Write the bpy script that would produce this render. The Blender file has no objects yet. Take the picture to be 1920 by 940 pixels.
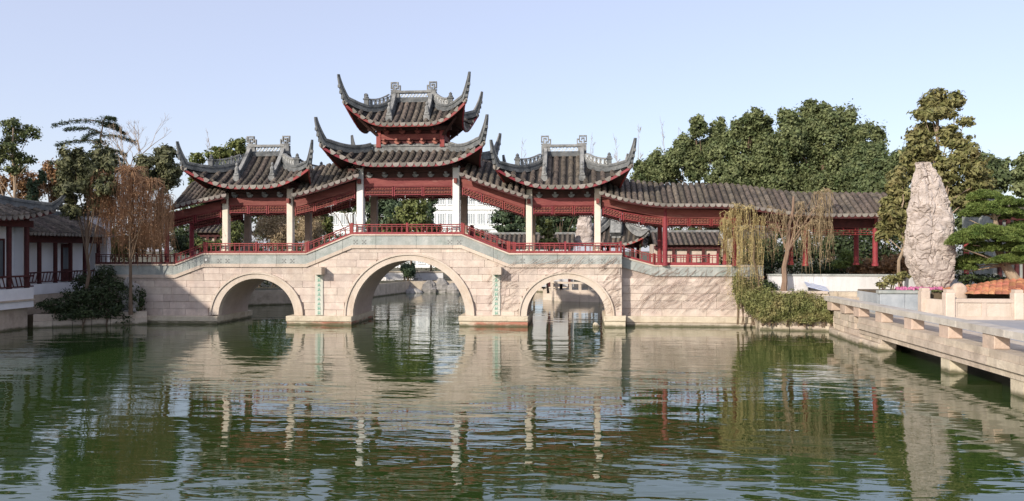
import bpy, math, random
import numpy as np
from mathutils import Vector, noise
from mathutils.geometry import tessellate_polygon
random.seed(7)
RNG = np.random.default_rng(7)
sc = bpy.context.scene
COL = sc.collection
R = math.radians

# ------------------------------------------------------------------ camera, sky, sun, exposure
TH, F, CX, HY, EYE = R(5.0), 1480.0, 960.0, 470.0, 3.55
cam = bpy.data.objects.new('camera', bpy.data.cameras.new('camera'))
COL.objects.link(cam)
cam.location = (0, 0, EYE)
cam.rotation_euler = (R(90), 0, TH)
cam.data.sensor_width = 36
cam.data.lens = 36 * F / 1920
cam.data.clip_end = 4000
sc.camera = cam
SUN_EL, SUN_AZ = R(24), R(36)          # azimuth: how far the sun stands to the left of straight behind the camera
w = bpy.data.worlds.new('World'); sc.world = w; w.use_nodes = True
nt = w.node_tree; bg = nt.nodes['Background']
sky = nt.nodes.new('ShaderNodeTexSky'); sky.sky_type = 'NISHITA'; sky.sun_disc = False
sky.sun_elevation = SUN_EL; sky.sun_rotation = R(180) + SUN_AZ
sky.air_density = 1.0; sky.dust_density = 1.2; sky.ozone_density = 2.2
veil = nt.nodes.new('ShaderNodeMix'); veil.data_type = 'RGBA'; veil.inputs[0].default_value = .55      # thin even winter haze over the whole sky
nt.links.new(sky.outputs[0], veil.inputs[6]); veil.inputs[7].default_value = (3.6, 3.56, 4.45, 1)
nt.links.new(veil.outputs[2], bg.inputs[0]); bg.inputs[1].default_value = 0.145
ld = bpy.data.lights.new('sun', 'SUN'); ld.energy = 3.25; ld.angle = R(0.6); ld.color = (1, .92, .82)
sun = bpy.data.objects.new('sun', ld); COL.objects.link(sun)
sdir = Vector((-math.sin(SUN_AZ) * math.cos(SUN_EL), -math.cos(SUN_AZ) * math.cos(SUN_EL), math.sin(SUN_EL)))
sun.rotation_euler = (-sdir).to_track_quat('-Z', 'Y').to_euler()
sun.location = (-30, -30, 40)
sc.view_settings.view_transform = 'Standard'; sc.view_settings.look = 'None'
sc.view_settings.exposure = 0.6; sc.view_settings.gamma = 1
sc.cycles.max_bounces = 6; sc.cycles.diffuse_bounces = 3; sc.cycles.glossy_bounces = 3; sc.cycles.transparent_max_bounces = 6

# ------------------------------------------------------------------ surveying: a photo point at a known distance -> metres
def PX(px, Y): return Y * math.tan(math.atan((px - CX) / F) - TH)
def PZ(px, py, Y): return EYE - (py - HY) / F * (Y * math.cos(TH) - PX(px, Y) * math.sin(TH))
def P3(px, py, Y): return Vector((PX(px, Y), Y, PZ(px, py, Y)))
def MPP(px, Y): return (Y * math.cos(TH) - PX(px, Y) * math.sin(TH)) / F

# ------------------------------------------------------------------ materials
def mat(name, c1, c2=None, scale=3.0, rough=.8, bump=0.0, bscale=None, rnd=0.0, c3=None, s3=.6, spec=.3, stretch=(1, 1, 1), t3=(.5, .68), wet=False, streak=None):
    m = bpy.data.materials.new(name); m.use_nodes = True
    n, l = m.node_tree.nodes, m.node_tree.links
    b = n['Principled BSDF']; b.inputs['Roughness'].default_value = rough
    b.inputs['Specular IOR Level'].default_value = spec
    tc = n.new('ShaderNodeTexCoord'); mp = n.new('ShaderNodeMapping'); mp.inputs['Scale'].default_value = stretch
    l.new(tc.outputs['Object'], mp.inputs[0])
    no = n.new('ShaderNodeTexNoise'); no.inputs['Scale'].default_value = scale; no.inputs['Detail'].default_value = 6; no.inputs['Roughness'].default_value = .65
    l.new(mp.outputs[0], no.inputs['Vector'])
    r = n.new('ShaderNodeValToRGB'); r.color_ramp.elements[0].position = .32; r.color_ramp.elements[1].position = .68
    r.color_ramp.elements[0].color = (*c1, 1); r.color_ramp.elements[1].color = (*(c2 or c1), 1)
    l.new(no.outputs[0], r.inputs[0]); out = r.outputs[0]
    if c3:
        n3 = n.new('ShaderNodeTexNoise'); n3.inputs['Scale'].default_value = s3; n3.inputs['Detail'].default_value = 8; n3.inputs['Roughness'].default_value = .7
        l.new(mp.outputs[0], n3.inputs['Vector'])
        r3 = n.new('ShaderNodeValToRGB'); r3.color_ramp.elements[0].position = t3[0]; r3.color_ramp.elements[1].position = t3[1]
        l.new(n3.outputs[0], r3.inputs[0])
        mx = n.new('ShaderNodeMix'); mx.data_type = 'RGBA'; l.new(r3.outputs[0], mx.inputs[0]); l.new(out, mx.inputs[6]); mx.inputs[7].default_value = (*c3, 1)
        out = mx.outputs[2]
    if rnd:
        oi = n.new('ShaderNodeObjectInfo'); mr = n.new('ShaderNodeMapRange'); mr.inputs[3].default_value = 1 - rnd; mr.inputs[4].default_value = 1 + rnd
        l.new(oi.outputs['Random'], mr.inputs[0])
        hs = n.new('ShaderNodeHueSaturation'); l.new(mr.outputs[0], hs.inputs['Value']); l.new(out, hs.inputs['Color'])
        mh = n.new('ShaderNodeMapRange'); mh.inputs[3].default_value = .5 - rnd * .06; mh.inputs[4].default_value = .5 + rnd * .06
        wn = n.new('ShaderNodeTexWhiteNoise'); wn.noise_dimensions = '1D'; l.new(oi.outputs['Random'], wn.inputs['W']); l.new(wn.outputs['Value'], mh.inputs[0]); l.new(mh.outputs[0], hs.inputs['Hue'])
        out = hs.outputs[0]
    gp = None
    if wet or streak:
        gp = n.new('ShaderNodeNewGeometry'); sx = n.new('ShaderNodeSeparateXYZ'); l.new(gp.outputs['Position'], sx.inputs[0])
    if streak:      # rain streaks and lichen running down the face
        ms = n.new('ShaderNodeMapping'); ms.inputs['Scale'].default_value = (2.2, 2.2, .28); l.new(gp.outputs['Position'], ms.inputs[0])
        ns = n.new('ShaderNodeTexNoise'); ns.inputs['Scale'].default_value = 1.0; ns.inputs['Detail'].default_value = 9; ns.inputs['Roughness'].default_value = .72; l.new(ms.outputs[0], ns.inputs['Vector'])
        rs = n.new('ShaderNodeMapRange'); rs.inputs[1].default_value = .48; rs.inputs[2].default_value = .78; rs.inputs[4].default_value = .75; l.new(ns.outputs[0], rs.inputs[0])
        mx = n.new('ShaderNodeMix'); mx.data_type = 'RGBA'; l.new(rs.outputs[0], mx.inputs[0]); l.new(out, mx.inputs[6]); mx.inputs[7].default_value = (*streak, 1); out = mx.outputs[2]
    if wet:
        nw = n.new('ShaderNodeTexNoise'); nw.inputs['Scale'].default_value = 2.5; nw.inputs['Detail'].default_value = 5; l.new(gp.outputs['Position'], nw.inputs['Vector'])
        ad = n.new('ShaderNodeMath'); ad.operation = 'MULTIPLY_ADD'; l.new(nw.outputs[0], ad.inputs[0]); ad.inputs[1].default_value = -.22; l.new(sx.outputs[2], ad.inputs[2])
        rw = n.new('ShaderNodeMapRange'); rw.inputs[1].default_value = -.07; rw.inputs[2].default_value = .03; rw.inputs[3].default_value = .9; rw.inputs[4].default_value = 0; l.new(ad.outputs[0], rw.inputs[0])
        mx = n.new('ShaderNodeMix'); mx.data_type = 'RGBA'; l.new(rw.outputs[0], mx.inputs[0]); l.new(out, mx.inputs[6]); mx.inputs[7].default_value = (.09, .085, .045, 1); out = mx.outputs[2]
    l.new(out, b.inputs['Base Color'])
    if bump:
        nb = n.new('ShaderNodeTexNoise'); nb.inputs['Scale'].default_value = bscale or scale * 4; nb.inputs['Detail'].default_value = 5
        l.new(mp.outputs[0], nb.inputs['Vector'])
        bp = n.new('ShaderNodeBump'); bp.inputs['Strength'].default_value = bump; bp.inputs['Distance'].default_value = .05
        l.new(nb.outputs[0], bp.inputs['Height']); l.new(bp.outputs[0], b.inputs['Normal'])
    return m

def leafmat(name, c1, c2, scale=6, trans=.25, c3=None):
    m = mat(name, c1, c2, scale=scale, rough=.6, c3=c3, s3=1.2, spec=.25)
    n, l = m.node_tree.nodes, m.node_tree.links
    b = n['Principled BSDF']; src = b.inputs['Base Color'].links[0].from_socket
    gi = n.new('ShaderNodeNewGeometry'); mr = n.new('ShaderNodeMapRange'); mr.inputs[3].default_value = .62; mr.inputs[4].default_value = 1.35
    l.new(gi.outputs['Random Per Island'], mr.inputs[0])
    hs = n.new('ShaderNodeHueSaturation'); l.new(mr.outputs[0], hs.inputs['Value']); l.new(src, hs.inputs['Color']); src = hs.outputs[0]; l.new(src, b.inputs['Base Color'])
    t = n.new('ShaderNodeBsdfTranslucent'); l.new(src, t.inputs[0])
    mx = n.new('ShaderNodeMixShader'); mx.inputs[0].default_value = trans
    l.new(b.outputs[0], mx.inputs[1]); l.new(t.outputs[0], mx.inputs[2]); l.new(mx.outputs[0], n['Material Output'].inputs[0])
    return m

M = {}
M['stone'] = mat('pink_stone', (.50, .40, .33), (.635, .54, .455), 2.4, .88, .35, 20, .12, c3=(.46, .375, .32), s3=2.2, streak=(.40, .33, .285), wet=True)
M['body'] = mat('stone_core', (.40, .32, .27), (.47, .38, .32), 2, .9, .3, 9, wet=True)
M['ring'] = mat('ring_stone', (.52, .435, .35), (.61, .52, .43), 2.2, .85, .3, 18, c3=(.46, .36, .27), s3=.9, streak=(.40, .33, .26))
M['frieze'] = mat('grey_frieze_stone', (.29, .315, .295), (.43, .435, .40), 2.2, .88, .3, 16, .10, c3=(.24, .27, .24), s3=1.3, streak=(.22, .225, .205))
M['cornice'] = mat('cornice_stone', (.52, .425, .34), (.60, .50, .41), 2.4, .88, .3, 16, .10, streak=(.38, .31, .25))
M['pier'] = mat('pier_stone', (.50, .43, .31), (.59, .51, .385), 2, .88, .4, 12, c3=(.40, .17, .115), s3=1.0, t3=(.46, .56), stretch=(.6, 1, 1.6), wet=True)
M['piertop'] = mat('pier_cap_stone', (.49, .425, .31), (.60, .52, .395), 2.4, .88, .4, 12, .06, c3=(.38, .31, .22), s3=1.4, wet=True)
M['motif'] = mat('carved_motif', (.20, .20, .19), (.26, .26, .24), 6)
M['glyph'] = mat('green_paint', (.20, .44, .33), (.32, .52, .42), 9)
M['housewhite'] = mat('house_white', (.74, .74, .75), (.80, .80, .80), 1.2, .88, .1, 10, c3=(.66, .66, .66), s3=.5)
M['glass2'] = mat('far_window_glass', (.26, .30, .32), (.36, .40, .42), .3, .3)
M['strip'] = mat('couplet_stone', (.50, .50, .42), (.55, .54, .47), 4, .85, .1, 14)
M['tile'] = mat('grey_clay_tile', (.060, .049, .040), (.175, .142, .112), 5, .92, .5, 22, .28, c3=(.04, .037, .033), s3=1.6)
M['bed'] = mat('tile_bed', (.022, .020, .019), (.04, .036, .032), 6, .9, .3, 20)
M['drip'] = mat('drip_tile', (.155, .138, .12), (.29, .258, .225), 9, .88, .3, 20, .3)
M['ridge'] = mat('ridge_plaster', (.085, .092, .096), (.20, .203, .195), 3.5, .88, .4, 18, c3=(.045, .05, .053), s3=1.4, streak=(.05, .052, .054))
M['ridgecap'] = mat('ridge_cap_plaster', (.19, .195, .19), (.32, .315, .295), 4, .88, .4, 18, c3=(.08, .082, .082), s3=1.6, streak=(.09, .09, .088))
M['lime'] = mat('lime_plaster', (.55, .56, .54), (.66, .66, .63), 5, .8, .2, 14)
M['red'] = mat('red_paint', (.19, .026, .029), (.27, .042, .040), 4, .6, .2, 14, .12, spec=.35, c3=(.27, .105, .085), s3=2.6, t3=(.6, .72))
M['redbeam'] = mat('red_beam_paint', (.16, .036, .033), (.25, .075, .060), 3, .7, .2, 14, .08, stretch=(.4, 1, 2), c3=(.30, .15, .115), s3=1.6, t3=(.55, .75))
M['carve'] = mat('carved_red_wood', (.24, .075, .058), (.36, .14, .105), 8, .7, .3, 24, .08)
M['darkred'] = mat('shade_dark_red_wood', (.05, .014, .014), (.09, .024, .022), 4, .75, .2)  # red wood with the shade it stands in put into its colour
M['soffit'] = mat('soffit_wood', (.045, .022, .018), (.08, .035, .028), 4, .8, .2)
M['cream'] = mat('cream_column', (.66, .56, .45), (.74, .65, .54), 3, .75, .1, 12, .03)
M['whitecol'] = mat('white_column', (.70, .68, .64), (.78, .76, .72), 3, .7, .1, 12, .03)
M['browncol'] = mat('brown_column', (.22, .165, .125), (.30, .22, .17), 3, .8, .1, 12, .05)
M['white'] = mat('white_wall_paint', (.56, .55, .54), (.64, .63, .62), 1.2, .9, .1, 10, c3=(.46, .455, .44), s3=.7, streak=(.42, .41, .39))
M['terrace'] = mat('terrace_paving', (.40, .34, .26), (.50, .43, .33), 1.4, .9, .2, 8, c3=(.33, .30, .26), s3=.5)
M['pave2'] = mat('grey_paving', (.30, .30, .31), (.37, .37, .37), 1.5, .9, .15, 8, .08)
M['tstone'] = mat('terrace_stone', (.44, .365, .28), (.58, .49, .39), 2.0, .88, .45, 14, .13, c3=(.34, .28, .215), s3=1.5, streak=(.30, .25, .20), wet=True)
M['orange'] = mat('orange_block', (.46, .345, .265), (.56, .44, .345), 4, .9, .3, 14, .1, c3=(.38, .30, .235), s3=1.5)
M['terra'] = mat('terracotta', (.36, .15, .085), (.50, .235, .135), 5, .9, .3, 14, .28)
M['blue'] = mat('bluegrey_stone', (.28, .31, .33), (.46, .48, .49), 1.1, .7, .2, 8, .05)
M['rock'] = mat('limestone_rock', (.36, .305, .265), (.55, .475, .42), 1.6, .94, .9, 7, c3=(.25, .20, .165), s3=1.7, stretch=(.8, .8, 1.8), streak=(.30, .25, .21))
M['rock2'] = mat('grey_rock', (.20, .19, .175), (.36, .34, .31), 1.6, .9, .6, 8, .15)
M['palerock'] = mat('pale_stone', (.55, .52, .47), (.64, .6, .55), 3, .9, .3)
M['bark'] = mat('bark', (.11, .075, .05), (.19, .135, .09), 5, .9, .6, 18, stretch=(1, 1, .3))
M['palebark'] = mat('pale_bark', (.26, .19, .13), (.34, .26, .18), 5, .9, .5, 18, stretch=(1, 1, .3))
M['trunkbrown'] = mat('brown_bark', (.17, .11, .075), (.27, .185, .13), 5, .92, .6, 18, stretch=(1, 1, .3))
M['bench'] = mat('bench_stone', (.45, .41, .35), (.57, .525, .455), 2.2, .88, .4, 14, .10, c3=(.36, .325, .275), s3=1.3, streak=(.33, .295, .25))
M['twig'] = mat('brown_twig', (.24, .13, .07), (.40, .25, .145), 3, .9)
M['strand'] = leafmat('yellow_willow', (.42, .325, .14), (.58, .485, .245), 4, .3)
M['vine'] = mat('bare_vine', (.22, .15, .12), (.33, .24, .19), 4, .9)
M['soil'] = mat('soil', (.10, .075, .05), (.15, .11, .07), 2, .95, .4, 8)
M['land'] = mat('land', (.07, .07, .04), (.13, .11, .07), .8, .95, .3, 4)
M['glass'] = mat('window_glass', (.10, .12, .14), (.16, .19, .21), .6, .15, spec=.6)
M['bwhite'] = mat('white_render', (.74, .76, .74), (.80, .81, .79), .6, .8)
M['ink'] = mat('dark_metal', (.04, .045, .06), (.06, .065, .08), 5, .5)
M['signblue'] = mat('sign_print', (.16, .22, .42), (.62, .64, .68), 9, .35, spec=.5, stretch=(.4, 3, 1))
M['pink'] = leafmat('pink_petals', (.50, .12, .28), (.62, .26, .40), 9, .2)
M['camphor'] = leafmat('camphor_leaf', (.078, .112, .045), (.235, .255, .112), 1.6, .26)
M['camphor2'] = leafmat('camphor_leaf_dark', (.055, .088, .036), (.175, .20, .085), 1.6, .24)
M['magnolia'] = leafmat('magnolia_leaf', (.10, .115, .035), (.27, .24, .10), 2.6, .15, c3=(.19, .15, .06))
M['magdark'] = leafmat('magnolia_leaf_dark', (.048, .060, .026), (.19, .185, .09), 2.6, .15)
M['pine'] = leafmat('pine_needles', (.075, .125, .028), (.20, .245, .065), 2.2, .15)
M['cedar'] = leafmat('cedar_needles', (.038, .065, .034), (.10, .135, .065), 2.2, .15)
M['olive'] = leafmat('olive_leaf', (.08, .11, .03), (.21, .22, .075), 2, .2)
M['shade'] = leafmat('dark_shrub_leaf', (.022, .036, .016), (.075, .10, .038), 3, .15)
M['hedge'] = leafmat('hedge_leaf', (.12, .145, .045), (.31, .30, .12), 2.2, .25, c3=(.30, .24, .11))
M['brownleaf'] = leafmat('dry_leaf', (.20, .11, .05), (.34, .20, .10), 2, .25)
M['loose'] = leafmat('loose_leaf', (.055, .085, .028), (.16, .17, .065), 2, .2)
M['reed'] = leafmat('dry_reed', (.29, .21, .115), (.46, .36, .22), 2.5, .2)

def water_mat():
    m = bpy.data.materials.new('pond_water'); m.use_nodes = True
    n, l = m.node_tree.nodes, m.node_tree.links
    b = n['Principled BSDF']
    b.inputs['Base Color'].default_value = (.026, .050, .011, 1)
    b.inputs['Roughness'].default_value = .015; b.inputs['IOR'].default_value = 1.9
    b.inputs['Specular IOR Level'].default_value = .5
    g = n.new('ShaderNodeNewGeometry')
    def layer(sx, sy, detail, rot=0.0):
        mp = n.new('ShaderNodeMapping'); mp.inputs['Scale'].default_value = (sx, sy, 1); mp.inputs['Rotation'].default_value = (0, 0, rot)
        l.new(g.outputs['Position'], mp.inputs[0])
        t = n.new('ShaderNodeTexNoise'); t.inputs['Scale'].default_value = 1; t.inputs['Detail'].default_value = detail; t.inputs['Roughness'].default_value = .5
        t.inputs['Distortion'].default_value = .4
        l.new(mp.outputs[0], t.inputs['Vector']); return t.outputs[0]
    a = layer(.40, 1.10, 1.6, .10); c = layer(1.2, 3.4, 2, -.08); k = layer(.08, .12, 2)
    def mth(op, x, y):
        q = n.new('ShaderNodeMath'); q.operation = op
        for i, v in enumerate((x, y)):
            if isinstance(v, (int, float)): q.inputs[i].default_value = v
            else: l.new(v, q.inputs[i])
        return q.outputs[0]
    calm = n.new('ShaderNodeMapRange'); calm.inputs[1].default_value = .38; calm.inputs[2].default_value = .62; calm.inputs[3].default_value = .45; calm.inputs[4].default_value = 1.15
    l.new(k, calm.inputs[0])
    h = mth('MULTIPLY', mth('ADD', mth('MULTIPLY', a, 1.0), mth('MULTIPLY', c, .34)), calm.outputs[0])
    bp = n.new('ShaderNodeBump'); bp.inputs['Strength'].default_value = 1.0; bp.inputs['Distance'].default_value = .025
    l.new(h, bp.inputs['Height']); l.new(bp.outputs[0], b.inputs['Normal'])
    return m
M['water'] = water_mat()

# ------------------------------------------------------------------ object helpers
def link(name, mesh, m=None, parent=None, loc=(0, 0, 0), smooth=False):
    if isinstance(m, str): m = M[m]
    if m is not None and not mesh.materials: mesh.materials.append(m)
    o = bpy.data.objects.new(name, mesh); COL.objects.link(o)
    o.location = loc
    if parent is not None:
        o.parent = parent
        if parent.type == 'EMPTY': o.location = (loc[0], loc[1], loc[2] - parent.location.z)
    return o
def mk(name, geo, m, parent=None, loc=(0, 0, 0), smooth=False):
    v, f = geo
    me = bpy.data.meshes.new(name); me.from_pydata([tuple(p) for p in v], [], f)
    if smooth: me.polygons.foreach_set('use_smooth', [True] * len(me.polygons))
    me.update()
    return link(name, me, m, parent, loc)
def tag(o, label, cat=None, group=None, kind=None):
    if label: o['label'] = label
    if cat: o['category'] = cat
    if group: o['group'] = group
    if kind: o['kind'] = kind
    return o
def thing(name, loc, label, cat, group=None, rz=0):
    o = bpy.data.objects.new(name, None); COL.objects.link(o); o.empty_display_size = .3
    o.location = loc; o.rotation_euler = (0, 0, rz)
    return tag(o, label, cat, group)
def copy_tree(o, parent=None):
    c = o.copy(); COL.objects.link(c); c.parent = parent
    for ch in list(o.children): copy_tree(ch, c)
    return c
def join(*gs):
    V, Fc = [], []
    for v, f in gs:
        n = len(V); V.extend(v); Fc.extend([tuple(i + n for i in q) for q in f])
    return V, Fc
def box(x0, x1, y0, y1, z0, z1):
    v = [(x0, y0, z0), (x1, y0, z0), (x1, y1, z0), (x0, y1, z0), (x0, y0, z1), (x1, y0, z1), (x1, y1, z1), (x0, y1, z1)]
    return v, [(3, 2, 1, 0), (4, 5, 6, 7), (0, 1, 5, 4), (1, 2, 6, 5), (2, 3, 7, 6), (3, 0, 4, 7)]
def bevbox(x0, x1, y0, y1, z0, z1, c=.02):
    # box with its four front edges eased (front = -y)
    v = [(x0, y0 + c, z0), (x1, y0 + c, z0), (x1, y0 + c, z1), (x0, y0 + c, z1), (x0 + c, y0, z0 + c), (x1 - c, y0, z0 + c), (x1 - c, y0, z1 - c), (x0 + c, y0, z1 - c),
         (x0, y1, z0), (x1, y1, z0), (x1, y1, z1), (x0, y1, z1)]
    return v, [(4, 5, 6, 7), (0, 1, 5, 4), (1, 2, 6, 5), (2, 3, 7, 6), (3, 0, 4, 7), (1, 0, 8, 9), (2, 1, 9, 10), (3, 2, 10, 11), (0, 3, 11, 8), (8, 11, 10, 9)]
def prism(poly, y0, y1, c=0.0):
    # polygon in x,z (counter-clockwise seen from -y) run from y0 (front) to y1
    n = len(poly)
    tri = tessellate_polygon([[Vector((x, z, 0)) for x, z in poly]])
    v = [(x, y0, z) for x, z in poly] + [(x, y1, z) for x, z in poly]
    f = []
    for a, b, c_ in tri:
        nrm = (poly[b][0] - poly[a][0]) * (poly[c_][1] - poly[a][1]) - (poly[b][1] - poly[a][1]) * (poly[c_][0] - poly[a][0])
        t = (a, b, c_) if nrm > 0 else (a, c_, b)
        f.append(t); f.append((t[2] + n, t[1] + n, t[0] + n))
    f += [(i, i + n, (i + 1) % n + n, (i + 1) % n) for i in range(n)]
    return v, f
def tube(pts, rad, seg=6, cap=True):
    pts = [Vector(p) for p in pts]; n = len(pts)
    if not hasattr(rad, '__len__'): rad = [rad] * n
    v, f = [], []
    for i, p in enumerate(pts):
        d = (pts[min(i + 1, n - 1)] - pts[max(i - 1, 0)])
        d = d.normalized() if d.length > 1e-9 else Vector((0, 0, 1))
        a = Vector((0, 0, 1)) if abs(d.z) < .9 else Vector((1, 0, 0))
        s = d.cross(a).normalized(); u = s.cross(d)
        for k in range(seg):
            t = 2 * math.pi * k / seg
            v.append(tuple(p + s * (math.cos(t) * rad[i]) + u * (math.sin(t) * rad[i])))
    for i in range(n - 1):
        for k in range(seg):
            k2 = (k + 1) % seg
            f.append((i * seg + k, i * seg + k2, (i + 1) * seg + k2, (i + 1) * seg + k))
    if cap: f.append(tuple(range(seg))[::-1]); f.append(tuple((n - 1) * seg + k for k in range(seg)))
    return v, f
def sweep(pts, wd, ht, z0=0.0):
    # rectangular section along a path: width across, height above the path (from z0)
    pts = [Vector(p) for p in pts]; n = len(pts)
    if not hasattr(wd, '__len__'): wd = [wd] * n
    if not hasattr(ht, '__len__'): ht = [ht] * n
    if not hasattr(z0, '__len__'): z0 = [z0] * n
    v, f = [], []
    for i, p in enumerate(pts):
        d = (pts[min(i + 1, n - 1)] - pts[max(i - 1, 0)]); d.normalize()
        h = Vector((d.x, d.y, 0))
        h = h.normalized() if h.length > 1e-6 else Vector((1, 0, 0))
        s = Vector((h.y, -h.x, 0)); u = s.cross(d).normalized()
        if u.z < 0 : u = -u
        for a, b in ((-.5, z0[i]), (.5, z0[i]), (.5, z0[i] + ht[i]), (-.5, z0[i] + ht[i])):
            v.append(tuple(p + s * (a * wd[i]) + u * b))
    for i in range(n - 1):
        for k in range(4):
            k2 = (k + 1) % 4
            f.append((i * 4 + k, i * 4 + k2, (i + 1) * 4 + k2, (i + 1) * 4 + k))
    f.append((3, 2, 1, 0)); f.append(tuple((n - 1) * 4 + k for k in range(4)))
    return v, f
def lathe(cx, cy, prof, seg=12):
    v, f = [], []
    for r, z in prof:
        for k in range(seg):
            t = 2 * math.pi * k / seg; v.append((cx + r * math.cos(t), cy + r * math.sin(t), z))
    for i in range(len(prof) - 1):
        for k in range(seg):
            k2 = (k + 1) % seg; f.append((i * seg + k, i * seg + k2, (i + 1) * seg + k2, (i + 1) * seg + k))
    f.append(tuple(range(seg))[::-1]); f.append(tuple((len(prof) - 1) * seg + k for k in range(seg)))
    return v, f
def bar(p, q, wd, dp):
    # a square bar between two points lying in a plane of constant y
    p, q = Vector(p), Vector(q); d = (q - p).normalized(); s = Vector((-d.z, 0, d.x)) * (wd / 2); y = Vector((0, dp / 2, 0))
    v = [tuple(p - s - y), tuple(p + s - y), tuple(p + s + y), tuple(p - s + y), tuple(q - s - y), tuple(q + s - y), tuple(q + s + y), tuple(q - s + y)]
    return v, [(0, 3, 2, 1), (4, 5, 6, 7), (0, 1, 5, 4), (1, 2, 6, 5), (2, 3, 7, 6), (3, 0, 4, 7)]
def lerp(pts):
    xs = [p[0] for p in pts]; zs = [p[1] for p in pts]
    return lambda x: float(np.interp(x, xs, zs))

# ------------------------------------------------------------------ the setting: water, land
YW = 37.0          # front face of the bridge
YC = 37.45         # front columns
YB = YC + 2.5      # back columns
YM = (YC + YB) / 2
def sheet(name, poly, z, m, kind='structure'):
    v = [(x, y, z) for x, y in poly]
    tri = tessellate_polygon([[Vector((x, y, 0)) for x, y in poly]])
    f = []
    for a, b, c in tri:
        nrm = (poly[b][0] - poly[a][0]) * (poly[c][1] - poly[a][1]) - (poly[b][1] - poly[a][1]) * (poly[c][0] - poly[a][0])
        f.append((a, b, c) if nrm > 0 else (a, c, b))
    o = mk(name, (v, f), m); o['kind'] = kind; return o
sheet('ground', [(-1500, -600), (1500, -600), (1500, 2500), (-1500, 2500)], -1.6, 'land')
sheet('water', [(-90, -60), (90, -60), (90, 110), (-90, 110)], 0, 'water')
def land(name, poly, zt, m, zb=-1.5):
    # a raised piece of ground, shore walls included
    n = len(poly)
    tri = tessellate_polygon([[Vector((x, y, 0)) for x, y in poly]])
    v = [(x, y, zt) for x, y in poly] + [(x, y, zb) for x, y in poly]; f = []
    for a, b, c in tri:
        nrm = (poly[b][0] - poly[a][0]) * (poly[c][1] - poly[a][1]) - (poly[b][1] - poly[a][1]) * (poly[c][0] - poly[a][0])
        f.append((a, b, c) if nrm > 0 else (a, c, b))
    area = sum(poly[i][0] * poly[(i + 1) % n][1] - poly[(i + 1) % n][0] * poly[i][1] for i in range(n))
    for i in range(n):
        j = (i + 1) % n
        f.append((i, i + n, j + n, j) if area > 0 else (j, j + n, i + n, i))
    o = mk(name, (v, f), m); o['kind'] = 'structure'; return o
land('far_bank_ground', [(-1400, 41), (-27, 41), (-25, 47), (-17, 52), (-14.5, 66), (-4, 68.5), (0, 64), (2.2, 60), (9, 57.5), (11, 41), (1400, 41), (1400, 2400), (-1400, 2400)], .95, 'land')
land('side_bank_ground', [(-90, -5), (-26.2, -5), (-26.2, 34.2), (-25.0, 34.6), (-21.2, 36.6), (-21.2, 41.0), (-90, 41.0)], .55, 'soil')
# right-hand terrace: an upper level by the corridor and a lower promenade over the water
land('upper_terrace_pavement', [(PX(1425, 36.4), 36.4), (PX(1562, 36.2), 36.2), (13.4, 36.3), (40, 36.3), (40, 41), (10, 41), (PX(1425, 36.4), 41)], 1.70, 'terrace')
land('lower_promenade_pavement', [(12.2, -4), (40, -4), (40, 36.4), (12.05, 36.4)], .985, 'pave2')

# ------------------------------------------------------------------ the arch bridge
def prof(pts, Y): return [(PX(px, Y), PZ(px, py, Y)) for px, py in pts]
DECK = prof([(120, 496), (329, 496), (383, 475.5), (575, 475.5), (660, 440), (866, 440), (955, 475.5), (1166, 475.5)], YW)
deck = lerp(DECK)
ARCH = []
for pc, rxo, rxi, yc, yi in ((481, 87.5, 71, 510, 522.5), (767, 122, 105.5, 475, 488.5), (1061.5, 90, 74, 510, 523)):
    xc = PX(pc, YW); zs = PZ(pc, 592, YW); s = (PX(pc + 40, YW) - PX(pc - 40, YW)) / 80
    ARCH.append(dict(x=xc, zs=zs, ro=rxo * s, ri=rxi * s, ho=PZ(pc, yc, YW) - zs, hi=PZ(pc, yi, YW) - zs))
def arch_low(x, key='o', extra=0.0):
    z = -9
    for a in ARCH:
        r, h = (a['ro'], a['ho']) if key == 'o' else (a['ri'], a['hi'])
        t = (x - a['x']) / (r + extra)
        if abs(t) < 1: z = max(z, a['zs'] + (h + extra) * math.sqrt(1 - t * t))
    return z
X0, X1 = PX(180, YW), PX(1166, YW)
bridge = thing('arch_bridge', (ARCH[1]['x'], YW, 0), 'pink stone three-arch bridge carrying red railings over the pond', 'bridge')
bridge.location = (0, 0, 0); bridge.location = (ARCH[1]['x'], YW, 0)
BO = (-ARCH[1]['x'], -YW, 0)
def bpart(name, geo, m, **k): return mk(name, geo, m, bridge, BO, **k)
low = [(X0, -1.2)]
for a in ARCH:
    low += [(a['x'] - a['ri'] - .02, -1.2)] + [(a['x'] - (a['ri'] + .02) * math.cos(t), a['zs'] + (a['hi'] + .02) * math.sin(t)) for t in np.linspace(0, math.pi, 33)] + [(a['x'] + a['ri'] + .02, -1.2)]
low += [(X1, -1.2)]
top = [(x, z - .02) for x, z in DECK if X0 < x < X1]
body = low + [(X1, deck(X1) - .02)] + top[::-1] + [(X0, deck(X0) - .02)]
bpart('body', prism(body, YW + .05, 40.4), 'body')
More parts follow.
